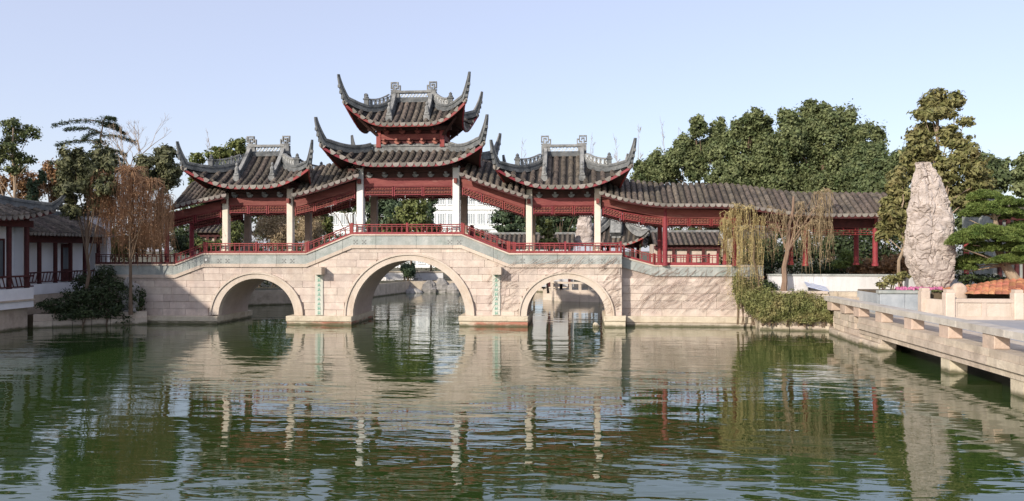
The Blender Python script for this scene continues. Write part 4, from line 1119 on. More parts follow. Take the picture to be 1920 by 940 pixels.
# ------------------------------------------------------------------ weeping trees: hanging strands
def weeping(name, label, Y, base, heads, m, zb, seed=0, r0=.12, nst=24, leafm=None, nleaf=0, leaf=.05, barkm='bark', wid=.012, cat='tree', dy=.7, extra=None, sway=.25):
    # heads: (px, py, spread px, hang px) - points from which strands hang
    rg = random.Random(seed); bx = PX(base[0], Y); root = thing(name, (bx, Y, zb), label, cat)
    mp = MPP(base[0], Y)
    tops = []; V, Fc, LP, LN = [], [], [], []
    for px, py, spx, hang in heads:
        c = P3(px, py, Y); c.x -= bx; c.y = rg.uniform(-dy, dy); tops.append(c)
        for k in range(nst):
            a = rg.uniform(0, 6.28); rr = spx * mp * math.sqrt(rg.random())
            tip = Vector((c.x + rr * math.cos(a), c.y + rr * .7 * math.sin(a), c.z + rg.uniform(-.55, .35) * spx * mp))
            L = hang * mp * (rg.uniform(.3, 1.0) if rg.random() < .7 else rg.uniform(1.0, 1.5))
            p = [c + Vector((rg.uniform(-.05, .05), rg.uniform(-.05, .05), 0)), c.lerp(tip, .6) + Vector((0, 0, .12)), tip]
            sx, sy = rg.uniform(-sway, sway), rg.uniform(-sway, sway); ph = rg.uniform(0, 6.28)
            for j in range(1, 7):
                t = j / 6; p.append(tip + Vector((sx * t * t + .05 * math.sin(ph + 5 * t), sy * t * t + .05 * math.cos(ph + 4 * t), -L * t)))
            n0 = len(V)
            v, f = tube(p, [wid * 1.3, wid * 1.2, wid] + [wid * (1 - .12 * j) for j in range(6)], 3, cap=False)
            V.extend(v); Fc.extend([tuple(i + n0 for i in q) for q in f])
            for j in range(nleaf):
                t = rg.random() * (len(p) - 2.001) + 1; i = int(t); q = p[i].lerp(p[i + 1], t - i)
                LP.append(q + Vector((rg.gauss(0, .025), rg.gauss(0, .025), rg.gauss(0, .02)))); LN.append((rg.gauss(0, 1), -1 + rg.gauss(0, .6), rg.gauss(.2, .4)))
    top = max(t.z for t in tops)
    mk('trunk', limb_tree((0, 0, zb - .1), (sum(t.x for t in tops) / len(tops) * .6, 0, top - .2), r0, r0 * .35, tops, seed, wob=.08), barkm, root)
    mk('strands', (V, Fc), m, root)
    if LP: leaves('foliage', LP, LN, leaf, leafm, root, aspect=.3, jitter=.4)
    return root
weeping('weeping_tree', 'brown leafless weeping tree hanging over the shaded railing', 35.7, (245, 520),
        [(195, 330, 26, 60), (225, 318, 30, 70), (262, 325, 30, 80), (295, 345, 28, 90), (310, 372, 20, 80), (205, 360, 30, 80), (240, 365, 34, 90), (275, 385, 32, 70), (190, 385, 20, 60), (300, 400, 24, 50), (235, 400, 36, 60), (255, 345, 36, 80)],
        'twig', .6, seed=3, nst=125, leafm='twig', nleaf=3, leaf=.04, wid=.0085, r0=.085)
weeping('weeping_willow', 'yellow weeping willow trailing over the end of the vine-covered wall', 36.55, (1425, 545),
        [(1368, 402, 16, 60), (1385, 388, 18, 100), (1402, 392, 18, 120), (1420, 410, 16, 120), (1375, 425, 20, 110), (1395, 430, 22, 120), (1410, 450, 20, 100), (1355, 415, 10, 60)],
        'strand', 1.6, seed=5, nst=27, leafm='strand', nleaf=13, leaf=.04, wid=.0065, r0=.07, dy=.35, sway=.12)
weeping('weeping_tree', 'pollarded weeping tree with bare tan twigs before the lattice of the corridor', 36.5, (1468, 545),
        [(1445, 392, 14, 40), (1462, 400, 14, 40), (1480, 410, 16, 50), (1500, 385, 14, 50), (1525, 365, 16, 70), (1545, 360, 14, 70), (1535, 395, 20, 80), (1550, 420, 16, 60), (1520, 420, 20, 70), (1500, 430, 16, 60), (1450, 425, 12, 50)],
        'reed', 1.6, seed=6, nst=24, leafm='reed', nleaf=4, leaf=.04, wid=.0075, r0=.14, barkm='trunkbrown', dy=.35, sway=.15)

# ------------------------------------------------------------------ shrubs and hedges
def shrub(name, label, cat, boxes, m, n, leaf, group=None, sub=.4, nsub=12, jitter=.6, aspect=.5):
    c0 = boxes[0]; zb = min(b[2] - b[5] for b in boxes)
    root = thing(name, (c0[0], c0[1], max(zb, 0)), label, cat, group)
    pts, nr = puff_points([(b[0] - c0[0], b[1] - c0[1], b[2], b[3], b[4], b[5]) for b in boxes], n, sub, nsub)
    leaves('foliage', pts, nr, leaf, m, root, aspect=aspect, jitter=jitter)
    rg = random.Random(1); g = []
    for b in boxes:
        for k in range(3): g.append(tube([(b[0] - c0[0] + rg.uniform(-.2, .2) * b[3], b[1] - c0[1], max(zb, 0) - .15), (b[0] - c0[0] + rg.uniform(-.5, .5) * b[3], b[1] - c0[1] + rg.uniform(-.4, .4) * b[4], b[2] + .3 * b[5])], [.03, .012], 5))
    for q in g: mk('stem', q, 'bark', root)
    return root
def pb(px, py, Y, rpx, rpy, ry): 
    p = P3(px, py, Y); k = MPP(px, Y); return (p.x, p.y, p.z, rpx * k, ry, rpy * k)
shrub('hedge', 'yellowish clipped hedge spilling down the stone bank to the water', 'hedge',
      [pb(1384, 535, 36.7, 12, 26, .25), pb(1394, 556, 36.6, 15, 30, .3), pb(1412, 566, 36.4, 20, 32, .4), pb(1432, 570, 36.1, 24, 32, .4), pb(1452, 568, 35.95, 22, 30, .4), pb(1474, 576, 35.85, 26, 30, .42), pb(1500, 572, 35.85, 24, 28, .4), pb(1524, 579, 35.75, 24, 28, .42), pb(1545, 580, 35.65, 20, 22, .4), pb(1558, 590, 35.6, 10, 18, .3), pb(1440, 592, 35.8, 22, 14, .3), pb(1510, 597, 35.6, 26, 10, .25)], 'hedge', 40000, .042, nsub=44, sub=.34, jitter=.8)
shrub('shrub', 'dark shrub at the foot of the yellow willow', 'shrub', [pb(1395, 545, 36.9, 14, 24, .3), pb(1440, 540, 36.7, 20, 14, .3), pb(1415, 535, 36.9, 16, 20, .3)], 'shade', 3000, .055)
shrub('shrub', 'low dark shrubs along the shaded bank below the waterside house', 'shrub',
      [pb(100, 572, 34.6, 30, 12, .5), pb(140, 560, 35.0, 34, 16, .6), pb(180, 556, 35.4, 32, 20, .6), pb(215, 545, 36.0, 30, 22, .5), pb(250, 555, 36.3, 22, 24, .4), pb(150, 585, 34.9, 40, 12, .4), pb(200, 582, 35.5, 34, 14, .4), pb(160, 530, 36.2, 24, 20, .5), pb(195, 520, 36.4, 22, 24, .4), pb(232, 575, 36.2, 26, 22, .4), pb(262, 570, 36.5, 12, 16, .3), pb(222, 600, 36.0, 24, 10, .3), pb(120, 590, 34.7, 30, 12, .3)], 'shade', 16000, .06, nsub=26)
shrub('shrub', 'pruned round green shrub seen between the last two red columns', 'shrub', [pb(1590, 478, 43.5, 18, 12, .6), pb(1578, 495, 43.3, 20, 8, .6), pb(1600, 492, 43.4, 16, 8, .6)], 'pine', 2600, .07)
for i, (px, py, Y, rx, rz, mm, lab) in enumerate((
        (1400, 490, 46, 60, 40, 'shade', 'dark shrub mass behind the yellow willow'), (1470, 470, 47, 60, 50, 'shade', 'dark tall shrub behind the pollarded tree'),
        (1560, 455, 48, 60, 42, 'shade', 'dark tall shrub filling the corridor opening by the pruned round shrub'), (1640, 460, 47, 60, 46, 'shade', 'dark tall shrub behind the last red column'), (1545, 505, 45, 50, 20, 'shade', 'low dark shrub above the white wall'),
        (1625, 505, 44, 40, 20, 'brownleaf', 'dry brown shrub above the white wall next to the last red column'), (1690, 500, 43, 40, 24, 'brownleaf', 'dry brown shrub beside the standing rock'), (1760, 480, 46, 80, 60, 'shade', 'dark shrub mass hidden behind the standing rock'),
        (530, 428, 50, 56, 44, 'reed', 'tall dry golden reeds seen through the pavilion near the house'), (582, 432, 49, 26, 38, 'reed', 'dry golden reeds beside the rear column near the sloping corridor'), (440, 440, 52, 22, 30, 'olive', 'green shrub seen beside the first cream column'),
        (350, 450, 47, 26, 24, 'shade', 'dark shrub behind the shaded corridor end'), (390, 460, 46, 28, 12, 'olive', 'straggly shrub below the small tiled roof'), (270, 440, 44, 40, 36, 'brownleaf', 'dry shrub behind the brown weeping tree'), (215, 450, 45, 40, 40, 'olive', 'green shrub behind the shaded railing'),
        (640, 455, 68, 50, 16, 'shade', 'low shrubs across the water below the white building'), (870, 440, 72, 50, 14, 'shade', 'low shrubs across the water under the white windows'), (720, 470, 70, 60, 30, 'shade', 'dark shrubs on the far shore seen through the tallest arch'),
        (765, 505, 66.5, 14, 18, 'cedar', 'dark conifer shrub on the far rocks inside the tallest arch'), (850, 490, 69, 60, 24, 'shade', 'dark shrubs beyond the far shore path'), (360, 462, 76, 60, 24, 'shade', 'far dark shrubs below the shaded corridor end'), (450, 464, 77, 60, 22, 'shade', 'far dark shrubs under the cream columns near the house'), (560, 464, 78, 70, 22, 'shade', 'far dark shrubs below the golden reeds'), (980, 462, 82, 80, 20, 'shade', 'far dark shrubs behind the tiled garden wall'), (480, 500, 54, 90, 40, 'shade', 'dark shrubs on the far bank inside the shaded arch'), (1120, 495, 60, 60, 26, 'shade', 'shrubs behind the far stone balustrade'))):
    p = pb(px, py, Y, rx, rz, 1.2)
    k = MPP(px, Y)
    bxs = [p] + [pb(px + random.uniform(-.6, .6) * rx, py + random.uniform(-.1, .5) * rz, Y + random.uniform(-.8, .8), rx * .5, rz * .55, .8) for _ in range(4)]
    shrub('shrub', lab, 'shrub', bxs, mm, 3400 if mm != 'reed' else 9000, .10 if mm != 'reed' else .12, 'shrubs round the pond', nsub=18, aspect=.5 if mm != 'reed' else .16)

# ------------------------------------------------------------------ climbing vines on the wall
def vines(label, spots, seed, m='vine'):
    rg = random.Random(seed); V, Fc = [], []
    root = None
    for (x0, x1, z0, z1, yf, n, up) in spots:
        if root is None: root = thing('climbing_vine', (x0, yf, max(0, z0)), label, 'vine'); off = root.location
        for k in range(n):
            x = rg.uniform(x0, x1); z = rg.uniform(z0, z1); L = rg.uniform(.5, 2.2); a = R(rg.uniform(24, 58))
            pts = []
            for j in range(7):
                pts.append((x - off.x, yf - .02 - rg.uniform(0, .02) - off.y, z))
                a += rg.uniform(-.22, .22); x += math.cos(a) * L / 6; z += math.sin(a) * L / 6
                if x > x1 or z > up(x): break
            if len(pts) < 2: continue
            r = rg.choice((.004, .005, .009, .006))
            v, f = tube(pts, [r * (1 - .08 * j) for j in range(len(pts))], 4, cap=False); n0 = len(V)
            V.extend(v); Fc.extend([tuple(i + n0 for i in q) for q in f])
    mk('stems', (V, Fc), m, root)
vines('bare brown vine stems creeping across the set-back wall under the corridor', [(XA + .25, XB - .1, .5, 2.7, YR - .05, 230, lambda x: rdk(x) - .1)], 4)
def vup(x): return deck(x) - .05
vines('bare vine stems spreading over the bridge face around the smaller lit arch', [(PX(910, YW), PX(972, YW), .5, 2.2, YW - .02, 40, vup), (PX(950, YW), X1 - .05, 2.35, 2.9, YW - .12, 45, vup), (PX(1120, YW), X1 - .02, .6, 2.8, YW - .02, 60, vup)], 8)

# ------------------------------------------------------------------ rocks
def rock_geo(outline, ry, nz, ns, amp, seed, ledge=.0, fr=1.0, facet=0.0):
    # outline: (z, x_left, x_right); depth half ry(z) relative to width
    zs = np.linspace(outline[0][0], outline[-1][0], nz)
    xl = np.interp(zs, [o[0] for o in outline], [o[1] for o in outline]); xr = np.interp(zs, [o[0] for o in outline], [o[2] for o in outline])
    v, f = [], []
    for i, z in enumerate(zs):
        c = (xl[i] + xr[i]) / 2; rx = (xr[i] - xl[i]) / 2; rY = rx * ry
        for k in range(ns):
            t = 2 * math.pi * k / ns
            dx, dy = math.cos(t), math.sin(t)
            sq = (abs(dx) ** 3.0 + abs(dy) ** 3.0) ** (-1 / 3.0)
            q = Vector((dx * 1.3 * fr, dy * 1.3 * fr, z * 1.1 * fr + seed))
            d = noise.fractal(q, .9, 2.1, 5) * amp
            zl = z * 2.6 * fr + .5 * noise.noise(q * 1.3)
            st = (zl - math.floor(zl)); d += ledge * (st ** 3 - .35) * (.4 + noise.noise(q * 2 + Vector((9, 1, 4))))
            cr = noise.ridged_multi_fractal(q * 1.7, .9, 2.1, 4, 1.0, 2.0); d -= amp * .35 * max(0, cr - 1.15)
            if facet:
                wv = Vector((dx * .8, dy * .8, z * .42 + seed)) + noise.noise_vector(q * .8) * .30
                ds_, ps_ = noise.voronoi(wv * 1.5)
                msk = max(0.0, min(1.0, .5 + 1.6 * noise.noise(q * .55 + Vector((3, 7, 1)))))
                d = d * .5 + facet * (.5 - ds_[0]) - facet * .8 * msk * max(0.0, 1 - (ds_[1] - ds_[0]) / .06)
                w2 = Vector((dx * .7, dy * .7, z * 2.3 + seed)) + noise.noise_vector(q * 1.1) * .75
                d2, _p = noise.voronoi(w2 * 1.3); m2 = max(0.0, min(1.0, .55 + 1.8 * noise.noise(q * .9)))
                d -= .085 * m2 * max(0.0, 1 - (d2[1] - d2[0]) / .13)
                d += .05 * (.5 - d2[0])
            k_ = 1 + d / max(rx, .2)
            v.append((c + dx * rx * sq * k_, dy * rY * sq * k_, z + .05 * noise.noise(q * 3)))
    for i in range(nz - 1):
        for k in range(ns):
            k2 = (k + 1) % ns; f.append((i * ns + k, i * ns + k2, (i + 1) * ns + k2, (i + 1) * ns + k))
    f.append(tuple((nz - 1) * ns + k for k in range(ns)))
    return v, f
YK = 34.0
out = [(1724, 1770, 542), (1718, 1778, 530), (1708, 1784, 510), (1703, 1784, 495), (1700, 1784, 470), (1699, 1786, 440), (1703, 1785, 412), (1709, 1779, 382), (1712, 1772, 362), (1714, 1766, 345), (1718, 1761, 330), (1719, 1755, 322), (1718, 1745, 315), (1717, 1744, 309), (1718, 1741, 305)]
xk = PX(1742, YK); rock = thing('standing_rock', (xk, YK, 1.95), 'tall pale layered standing rock beside the end of the long corridor', 'rock')
mk('stone', rock_geo([(PZ(1742, y, YK), PX(a, YK) - xk, PX(b, YK) - xk) for a, b, y in out], .72, 330, 210, .13, 3.3, .08, 1.6, .16), 'rock', rock)
Y2 = 58
out = [(1074, 1114, 462), (1078, 1112, 445), (1082, 1110, 425), (1088, 1108, 405), (1093, 1103, 398)]
xk2 = PX(1094, Y2); r2 = thing('standing_rock', (xk2, Y2, .95), 'smaller grey standing rock seen beside the cream column', 'rock')
mk('stone', rock_geo([(PZ(1094, y, Y2), PX(a, Y2) - xk2, PX(b, Y2) - xk2) for a, b, y in out], .8, 60, 40, .10, 8.1, .12), 'rock', r2)
BR = 'boulders along the far shore'
for i, (px, py, rx, rz, Y, lab) in enumerate(((712, 540, 14, 9, 66, 'pale far-shore boulder deepest in the tallest arch shadow'), (735, 537, 13, 13, 66.4, 'rounded grey far-shore boulder under the dark conifer shrub'), (760, 540, 16, 11, 66, 'broad far-shore boulder in the middle of the tallest arch'),
        (785, 534, 14, 13, 66.8, 'dark far-shore boulder right of the conifer shrub'), (806, 538, 14, 12, 66.2, 'far-shore boulder with a jagged top near the arch middle'), (828, 536, 16, 14, 66.6, 'large dark far-shore boulder near the lit arch side'), (850, 540, 14, 9, 66, 'low far-shore boulder nearest the lit arch side'), (775, 546, 18, 5, 65.4, 'flat far-shore boulder at the waterline'), (722, 528, 10, 8, 67, 'small upper far-shore boulder beside the bare stems'))):
    p = P3(px, py, Y); k = MPP(px, Y); ol = [(p.z - rz * k * 1.3, -rx * k * .9, rx * k * .9), (p.z - rz * k * .4, -rx * k, rx * k), (p.z + rz * k * .4, -rx * k * .8, rx * k * .75), (p.z + rz * k, -rx * k * .3, rx * k * .25)]
    t = thing('boulder', (p.x, Y, max(0, p.z - rz * k)), lab, 'boulder', BR)
    mk('stone', rock_geo(ol, .8, 16, 18, .16, i * 3.7, .1), 'rock2' if i not in (0, 8) else 'palerock', t)
p = P3(1117, 604, 36.6); t = thing('stone', (p.x, 36.6, 0), 'small pale stone lying against the last pier at the waterline', 'stone')
mk('stone_body', rock_geo([(-.3, -.14, .16), (.06, -.15, .15), (.17, -.12, .10), (.23, -.05, .04)], .9, 16, 18, .07, 5, .03, 1.5), 'piertop', t)

# ------------------------------------------------------------------ right terrace: slabs, bench, piers, planter, balustrade
XD = 10.55
pr = thing('promenade_deck', (XD, 20, 0), 'stone promenade slab on square piers running out over the water', 'promenade')
PO = (-XD, -20, 0)
seg = [(-4.0 + 2.55 * i) for i in range(15)]
for a, b in zip(seg[:-1], seg[1:]):
    b = min(b, 31.2)
    mk('paving_slab', box(XD, 12.25, a + .008, b - .008, .80, 1.0), 'tstone', pr, PO)
    mk('fascia_stone', join(box(XD - .05, XD + .35, a + .008, b - .008, .58, .795), box(XD + .03, XD + .4, a + .008, b - .008, .40, .575)), 'tstone', pr, PO)
    if b >= 31.2: break
for y in (24.1, 20.3, 16.5, 12.7):
    mk('pier', box(XD + .06, XD + .55, y - .28, y + .28, -1.4, .402), 'piertop', pr, PO)
    mk('cross_beam', box(XD + .56, 12.2, y - .2, y + .2, .3, .795), 'tstone', pr, PO)
# stone bank between hedge and promenade: rough courses with a swelling foot
cb = thing('stone_embankment', (PX(1575, 35.5), 35.5, 0), 'rough stone embankment joining hedge and promenade at the water', 'embankment')
cpts = [(PX(1425, 36.25), 36.25), (PX(1480, 36.0), 36.0), (PX(1540, 35.85), 35.85), (PX(1563, 35.7), 35.7), (XD + .16, 34.6), (XD + .10, 33.2), (XD + .08, 31.9), (XD + .07, 30.6), (XD + .06, 29.0)]
ox, oy = -cb.location.x, -cb.location.y
tops = [.62, .62, .66, 1.2, 1.0, 1.0, 1.0, .5, .5]
rg = random.Random(21)
zrow = -1.3
for r_, (zz0, zz1) in enumerate(((-1.3, .24), (.245, .47), (.475, .72), (.725, .985), (.99, 1.24))):
    for i in range(len(cpts) - 1):
        tp = min(tops[i], tops[i + 1])
        if zz0 > tp - .1: continue
        A, B = Vector((*cpts[i], 0)), Vector((*cpts[i + 1], 0)); Ls = (B - A).length; u = 0.0
        d = (B - A).normalized(); nn = Vector((d.y, -d.x, 0))
        if nn.y > .3 or (abs(nn.y) <= .3 and nn.x > 0): nn = -nn
        while u < Ls - .05:
            w_ = min(rg.uniform(.35, .8) if r_ else 1.3, Ls - u)
            if Ls - u - w_ < .2: w_ = Ls - u
            e = (.20 if r_ == 0 and 3 <= i <= 6 else .13 if r_ == 0 else 0) + rg.uniform(-.025, .03)
            a2, b2 = A + d * (u + .008) + nn * e, A + d * (u + w_ - .008) + nn * e
            q = [a2, b2, b2 - nn * (.5 + e), a2 - nn * (.5 + e)]; t0, t1 = zz1 + rg.uniform(-.015, .0), zz1 + rg.uniform(-.015, .0)
            c = .03
            q2 = [a2 - nn * c + d * c, b2 - nn * c - d * c, q[2], q[3]]
            v = [(p.x + ox, p.y + oy, zz0) for p in q] + [(p.x + ox, p.y + oy, zz1 - c) for p in q] + [(p.x + ox, p.y + oy, z_) for p, z_ in zip(q2, (t0, t1, t1, t0))]
            f = [(3, 2, 1, 0), (8, 9, 10, 11)] + [(k, (k + 1) % 4, (k + 1) % 4 + 4, k + 4) for k in range(4)] + [(k + 4, (k + 1) % 4 + 4, (k + 1) % 4 + 8, k + 8) for k in range(4)]
            if nn.cross(d).z > 0: f = [g_[::-1] for g_ in f]
            mk('bank_stone', (v, f), 'tstone', cb); u += w_
land('bank_fill_ground', [(PX(1430, 36.5), 36.5), (PX(1540, 36.1), 36.1), (XD + .55, 35.9), (XD + .45, 31.0), (12.3, 31.0), (12.3, 36.6), (9.0, 37.2)], .97, 'terrace')
stp = thing('stone_steps', (12.4, 35.6, .98), 'broad low stone steps between promenade and upper terrace', 'steps')
for k in range(4):
    mk('step', box(-1.1, 1.2, -.75 + .34 * k, .9, .975 + .18 * k + .002, .975 + .18 * (k + 1) + (.0 if k < 3 else .03)), 'tstone', stp)
bn = thing('stone_bench', (XD + .18, 20, 1.0), 'long low stone bench on orange blocks edging the promenade', 'bench')
ys = [35.6, 33.3] + [31.0 - 2.55 * i for i in range(14)]
for a, b in zip(ys[1:], ys[:-1]):
    mk('seat_slab', bevbox(-.16, .34, a - 20 + .006, b - 20 - .006, 1.372, 1.56, .02), 'bench', bn)
for y in [34.9, 33.2, 31.6] + [29.3 - 2.55 * i for i in range(13)]:
    mk('support_block', bevbox(-.12, .28, y - 20 - .30, y - 20 + .30, 1.002, 1.37, .02), 'orange', bn)
b2 = thing('stone_bench', (PX(1500, 36.3), 36.3, 1.2), 'short low stone bench above the hedge in front of the white wall', 'bench')
L = PX(1556, 36.3) - PX(1455, 36.3)
mk('seat_slab', bevbox(-L / 2, L / 2, -.2, .25, PZ(1500, 551, 36.3) , PZ(1500, 546, 36.3), .015), 'cornice', b2)
for k in (-.46, 0, .3, .46): mk('support_block', bevbox(k * L - .16, k * L + .16, -.15, .2, .98, PZ(1500, 551, 36.3) - .003, .02), 'tstone', b2)
# info board
sg_ = thing('info_board', (PX(1530, 36.9), 36.9, 1.70), 'tilted blue printed information board before the white wall', 'sign')
p0 = P3(1512, 531, 36.9); p1 = P3(1553, 541, 36.9); hx_ = (p1.x - p0.x) / 2
sl = lambda x: (p0.z + p1.z) / 2 + (p1.z - p0.z) / 2 * x / hx_
mk('board', ([(-hx_, -.35, sl(-hx_) - .12), (hx_, -.35, sl(hx_) - .12), (hx_, .25, sl(hx_) + .1), (-hx_, .25, sl(-hx_) + .1)] + [(-hx_, -.35, sl(-hx_) - .16), (hx_, -.35, sl(hx_) - .16), (hx_, .25, sl(hx_) + .06), (-hx_, .25, sl(-hx_) + .06)], [(0, 1, 2, 3), (7, 6, 5, 4), (0, 4, 5, 1), (1, 5, 6, 2), (2, 6, 7, 3), (3, 7, 4, 0)]), 'signblue', sg_)
mk('leg', box(-.35, -.27, -.05, .05, 1.7, sl(-.3) - .06), 'ink', sg_); mk('leg', box(.27, .35, -.05, .05, 1.7, sl(.3) - .06), 'ink', sg_)
# planted bed round the rock
xp0 = PX(1650, 33.2)
bed = thing('stone_planter', (xp0, 33.2, 1.0), 'blue-grey stone planter wall in front of the standing rock', 'planter')
bw = PX(1745, 33.2) - xp0
for k in range(2):
    mk('panel', bevbox(bw * k / 2 + .006, bw * (k + 1) / 2 - .006, 0, .2, .985, 1.80, .02), 'blue', bed)
mk('rim', bevbox(-.05, bw, -.06, .3, 1.802, 1.93, .02), 'frieze', bed)
mk('soil', box(0, 12, .31, 2.6, .985, 1.86), 'soil', bed)
mk('side_wall', box(-.02, .2, .205, 2.6, .985, 1.80), 'blue', bed)
rg = random.Random(12)
fg = 'pink cabbage flowers edging the planter'
fl_proto = None
for k in range(26):
    x = xp0 + .9 + (bw + .6) * k / 26 + rg.uniform(-.03, .03); y = 33.62 + rg.uniform(-.1, .16)
    if fl_proto is None:
        fl_proto = thing('flower', (x, y, 1.87), 'pink ornamental cabbage flower in the row on the planter rim', 'flower', fg)
        a = RNG.normal(0, 1, (60, 3)); a /= np.linalg.norm(a, axis=1)[:, None]; a[:, 2] = np.abs(a[:, 2])
        leaves('petals', a * np.array([.12, .12, .09]) + np.array([0, 0, 1.96]), a, .045, 'pink', fl_proto, aspect=.8, jitter=.3)
        a2 = a[:40].copy(); a2[:, 2] *= .3
        leaves('leaf_ring', a2 * np.array([.17, .17, .1]) + np.array([0, 0, 1.90]), a2 + np.array([0, 0, .6]), .06, 'loose', fl_proto, aspect=.7, jitter=.3)
        mk('stalk', tube([(0, 0, 1.83), (0, 0, 1.96)], .02, 5), 'loose', fl_proto)
    else:
        c = copy_tree(fl_proto); c.location = (x, y, 1.87 + rg.uniform(-.01, .02)); c.rotation_euler = (0, 0, rg.uniform(0, 6)); s = rg.uniform(.8, 1.15); c.scale = (s, s, s)
shrub('shrub', 'pale leafy shrub on the planter beside the standing rock', 'shrub', [pb(1672, 525, 34.2, 18, 9, .4), pb(1690, 518, 34.4, 16, 9, .4), pb(1655, 534, 34.0, 12, 6, .3)], 'magnolia', 1300, .06)
# balustrade of pale stone
YBk = 30.7
bal = thing('stone_balustrade', (PX(1779, YBk), YBk, 1.0), 'pale stone balustrade with square posts enclosing the terracotta mound', 'balustrade')
bx0 = PX(1779, YBk)
def bpost(x, y): 
    c = mk('post', bevbox(x - .17, x + .17, y - .17, y + .17, .985, 1.98, .03), 'cornice', bal); mk('post_cap', box(x - .14, x + .14, y - .14, y + .14, 1.985, 2.10), 'cornice', c)
posts = [(0, 0), (2.42, 0), (4.84, 0), (7.26, 0)]
for q in posts: bpost(*q)
xq = PX(1733, 31.9) - bx0; bpost(xq, 31.9 - YBk)
for a, b in zip(posts[:-1], posts[1:]):
    mk('panel', box(a[0] + .175, b[0] - .175, -.07, .07, 1.10, 1.62), 'ring', bal)
    mk('panel_frame', join(box(a[0] + .172, b[0] - .172, -.11, .11, .985, 1.098), box(a[0] + .172, b[0] - .172, -.12, .12, 1.622, 1.76), box((a[0] + b[0]) / 2 - .09, (a[0] + b[0]) / 2 + .09, -.10, .10, 1.099, 1.621), box(a[0] + .173, a[0] + .26, -.1, .1, 1.099, 1.621), box(b[0] - .26, b[0] - .173, -.1, .1, 1.099, 1.621)), 'cornice', bal)
d = Vector((xq, 31.9 - YBk, 0)); n_ = Vector((-d.y, d.x, 0)).normalized() * .08
v = [tuple(p + Vector((0, 0, z))) for z in (.985, 1.70) for p in (d * .12 - n_, d * .88 - n_, d * .88 + n_, d * .12 + n_)]
mk('panel', (v, [(0, 1, 2, 3), (7, 6, 5, 4), (0, 4, 5, 1), (1, 5, 6, 2), (2, 6, 7, 3), (3, 7, 4, 0)]), 'ring', bal)
# terracotta tile mound and orange stone
mo = thing('tile_mound', (PX(1850, 32.2), 32.2, 1.86), 'mound of overlapping terracotta tiles behind the stone balustrade', 'mound')
def mz(x, y): return 1.90 + .42 * math.exp(-((x - 1.9) / 1.9) ** 2) * (1 - math.exp(-((y + 1.0) / .9) ** 2 * 1.5))
gx = np.linspace(-1.2, 5.5, 22); gy = np.linspace(-1.0, 1.7, 10)
v = [(x, y, mz(x, y)) for x in gx for y in gy]; f = [(i * 10 + j, (i + 1) * 10 + j, (i + 1) * 10 + j + 1, i * 10 + j + 1) for i in range(21) for j in range(9)]
mk('bed', (v, f), 'soil', mo)
tm = None; rg = random.Random(2); cnt = 0
for r_ in range(11):
    for c in range(26):
        x = -1.1 + c * .25 + (r_ % 2) * .125; y = -.95 + r_ * .235
        if x > 5: continue
        if tm is None:
            v, f = [], []
            for j, yy in enumerate((-.14, .0, .14)):
                for k in range(6):
                    t = math.pi * k / 5; rr = .105 - .02 * j; v.append((rr * math.cos(t), yy, rr * 1.15 * math.sin(t) + (.03, .01, -.02)[j]))
            for j in range(2):
                for k in range(5): f.append((j * 6 + k, j * 6 + k + 1, (j + 1) * 6 + k + 1, (j + 1) * 6 + k))
            f.append(tuple(range(6)))
            o = mk('tile', (v, f), 'terra', mo, (x, y, mz(x, y))); tm = o.data
        else: o = link('tile', tm, None, mo, (x, y, mz(x, y)))
        o.rotation_euler = (math.atan(mz(x, y + .1) - mz(x, y - .1)) * 3 + .1, rg.uniform(-.12, .12), rg.uniform(-.2, .2)); cnt += 1
p = P3(1797, 549, 31.6); st = thing('boulder', (p.x, 31.6, 1.86), 'smooth orange stone beside the terracotta mound', 'boulder')
mk('stone', rock_geo([(1.7, -.27, .28), (1.95, -.28, .28), (2.15, -.25, .26), (2.27, -.16, .15), (2.30, -.04, .04)], .75, 22, 24, .02, 2.2), 'orange', st, smooth=True)
# low plants in pots beside the mound
shrub('shrub', 'low dark hedge in shade between the rock and the pine', 'shrub', [pb(1815, 522, 34.4, 26, 9, .5), pb(1845, 524, 34.6, 26, 9, .5), pb(1870, 526, 34.8, 22, 8, .5)], 'shade', 2400, .07)
shrub('shrub', 'small pale cabbages beside the orange stone', 'shrub', [pb(1815, 540, 33.2, 12, 5, .25)], 'loose', 350, .06)

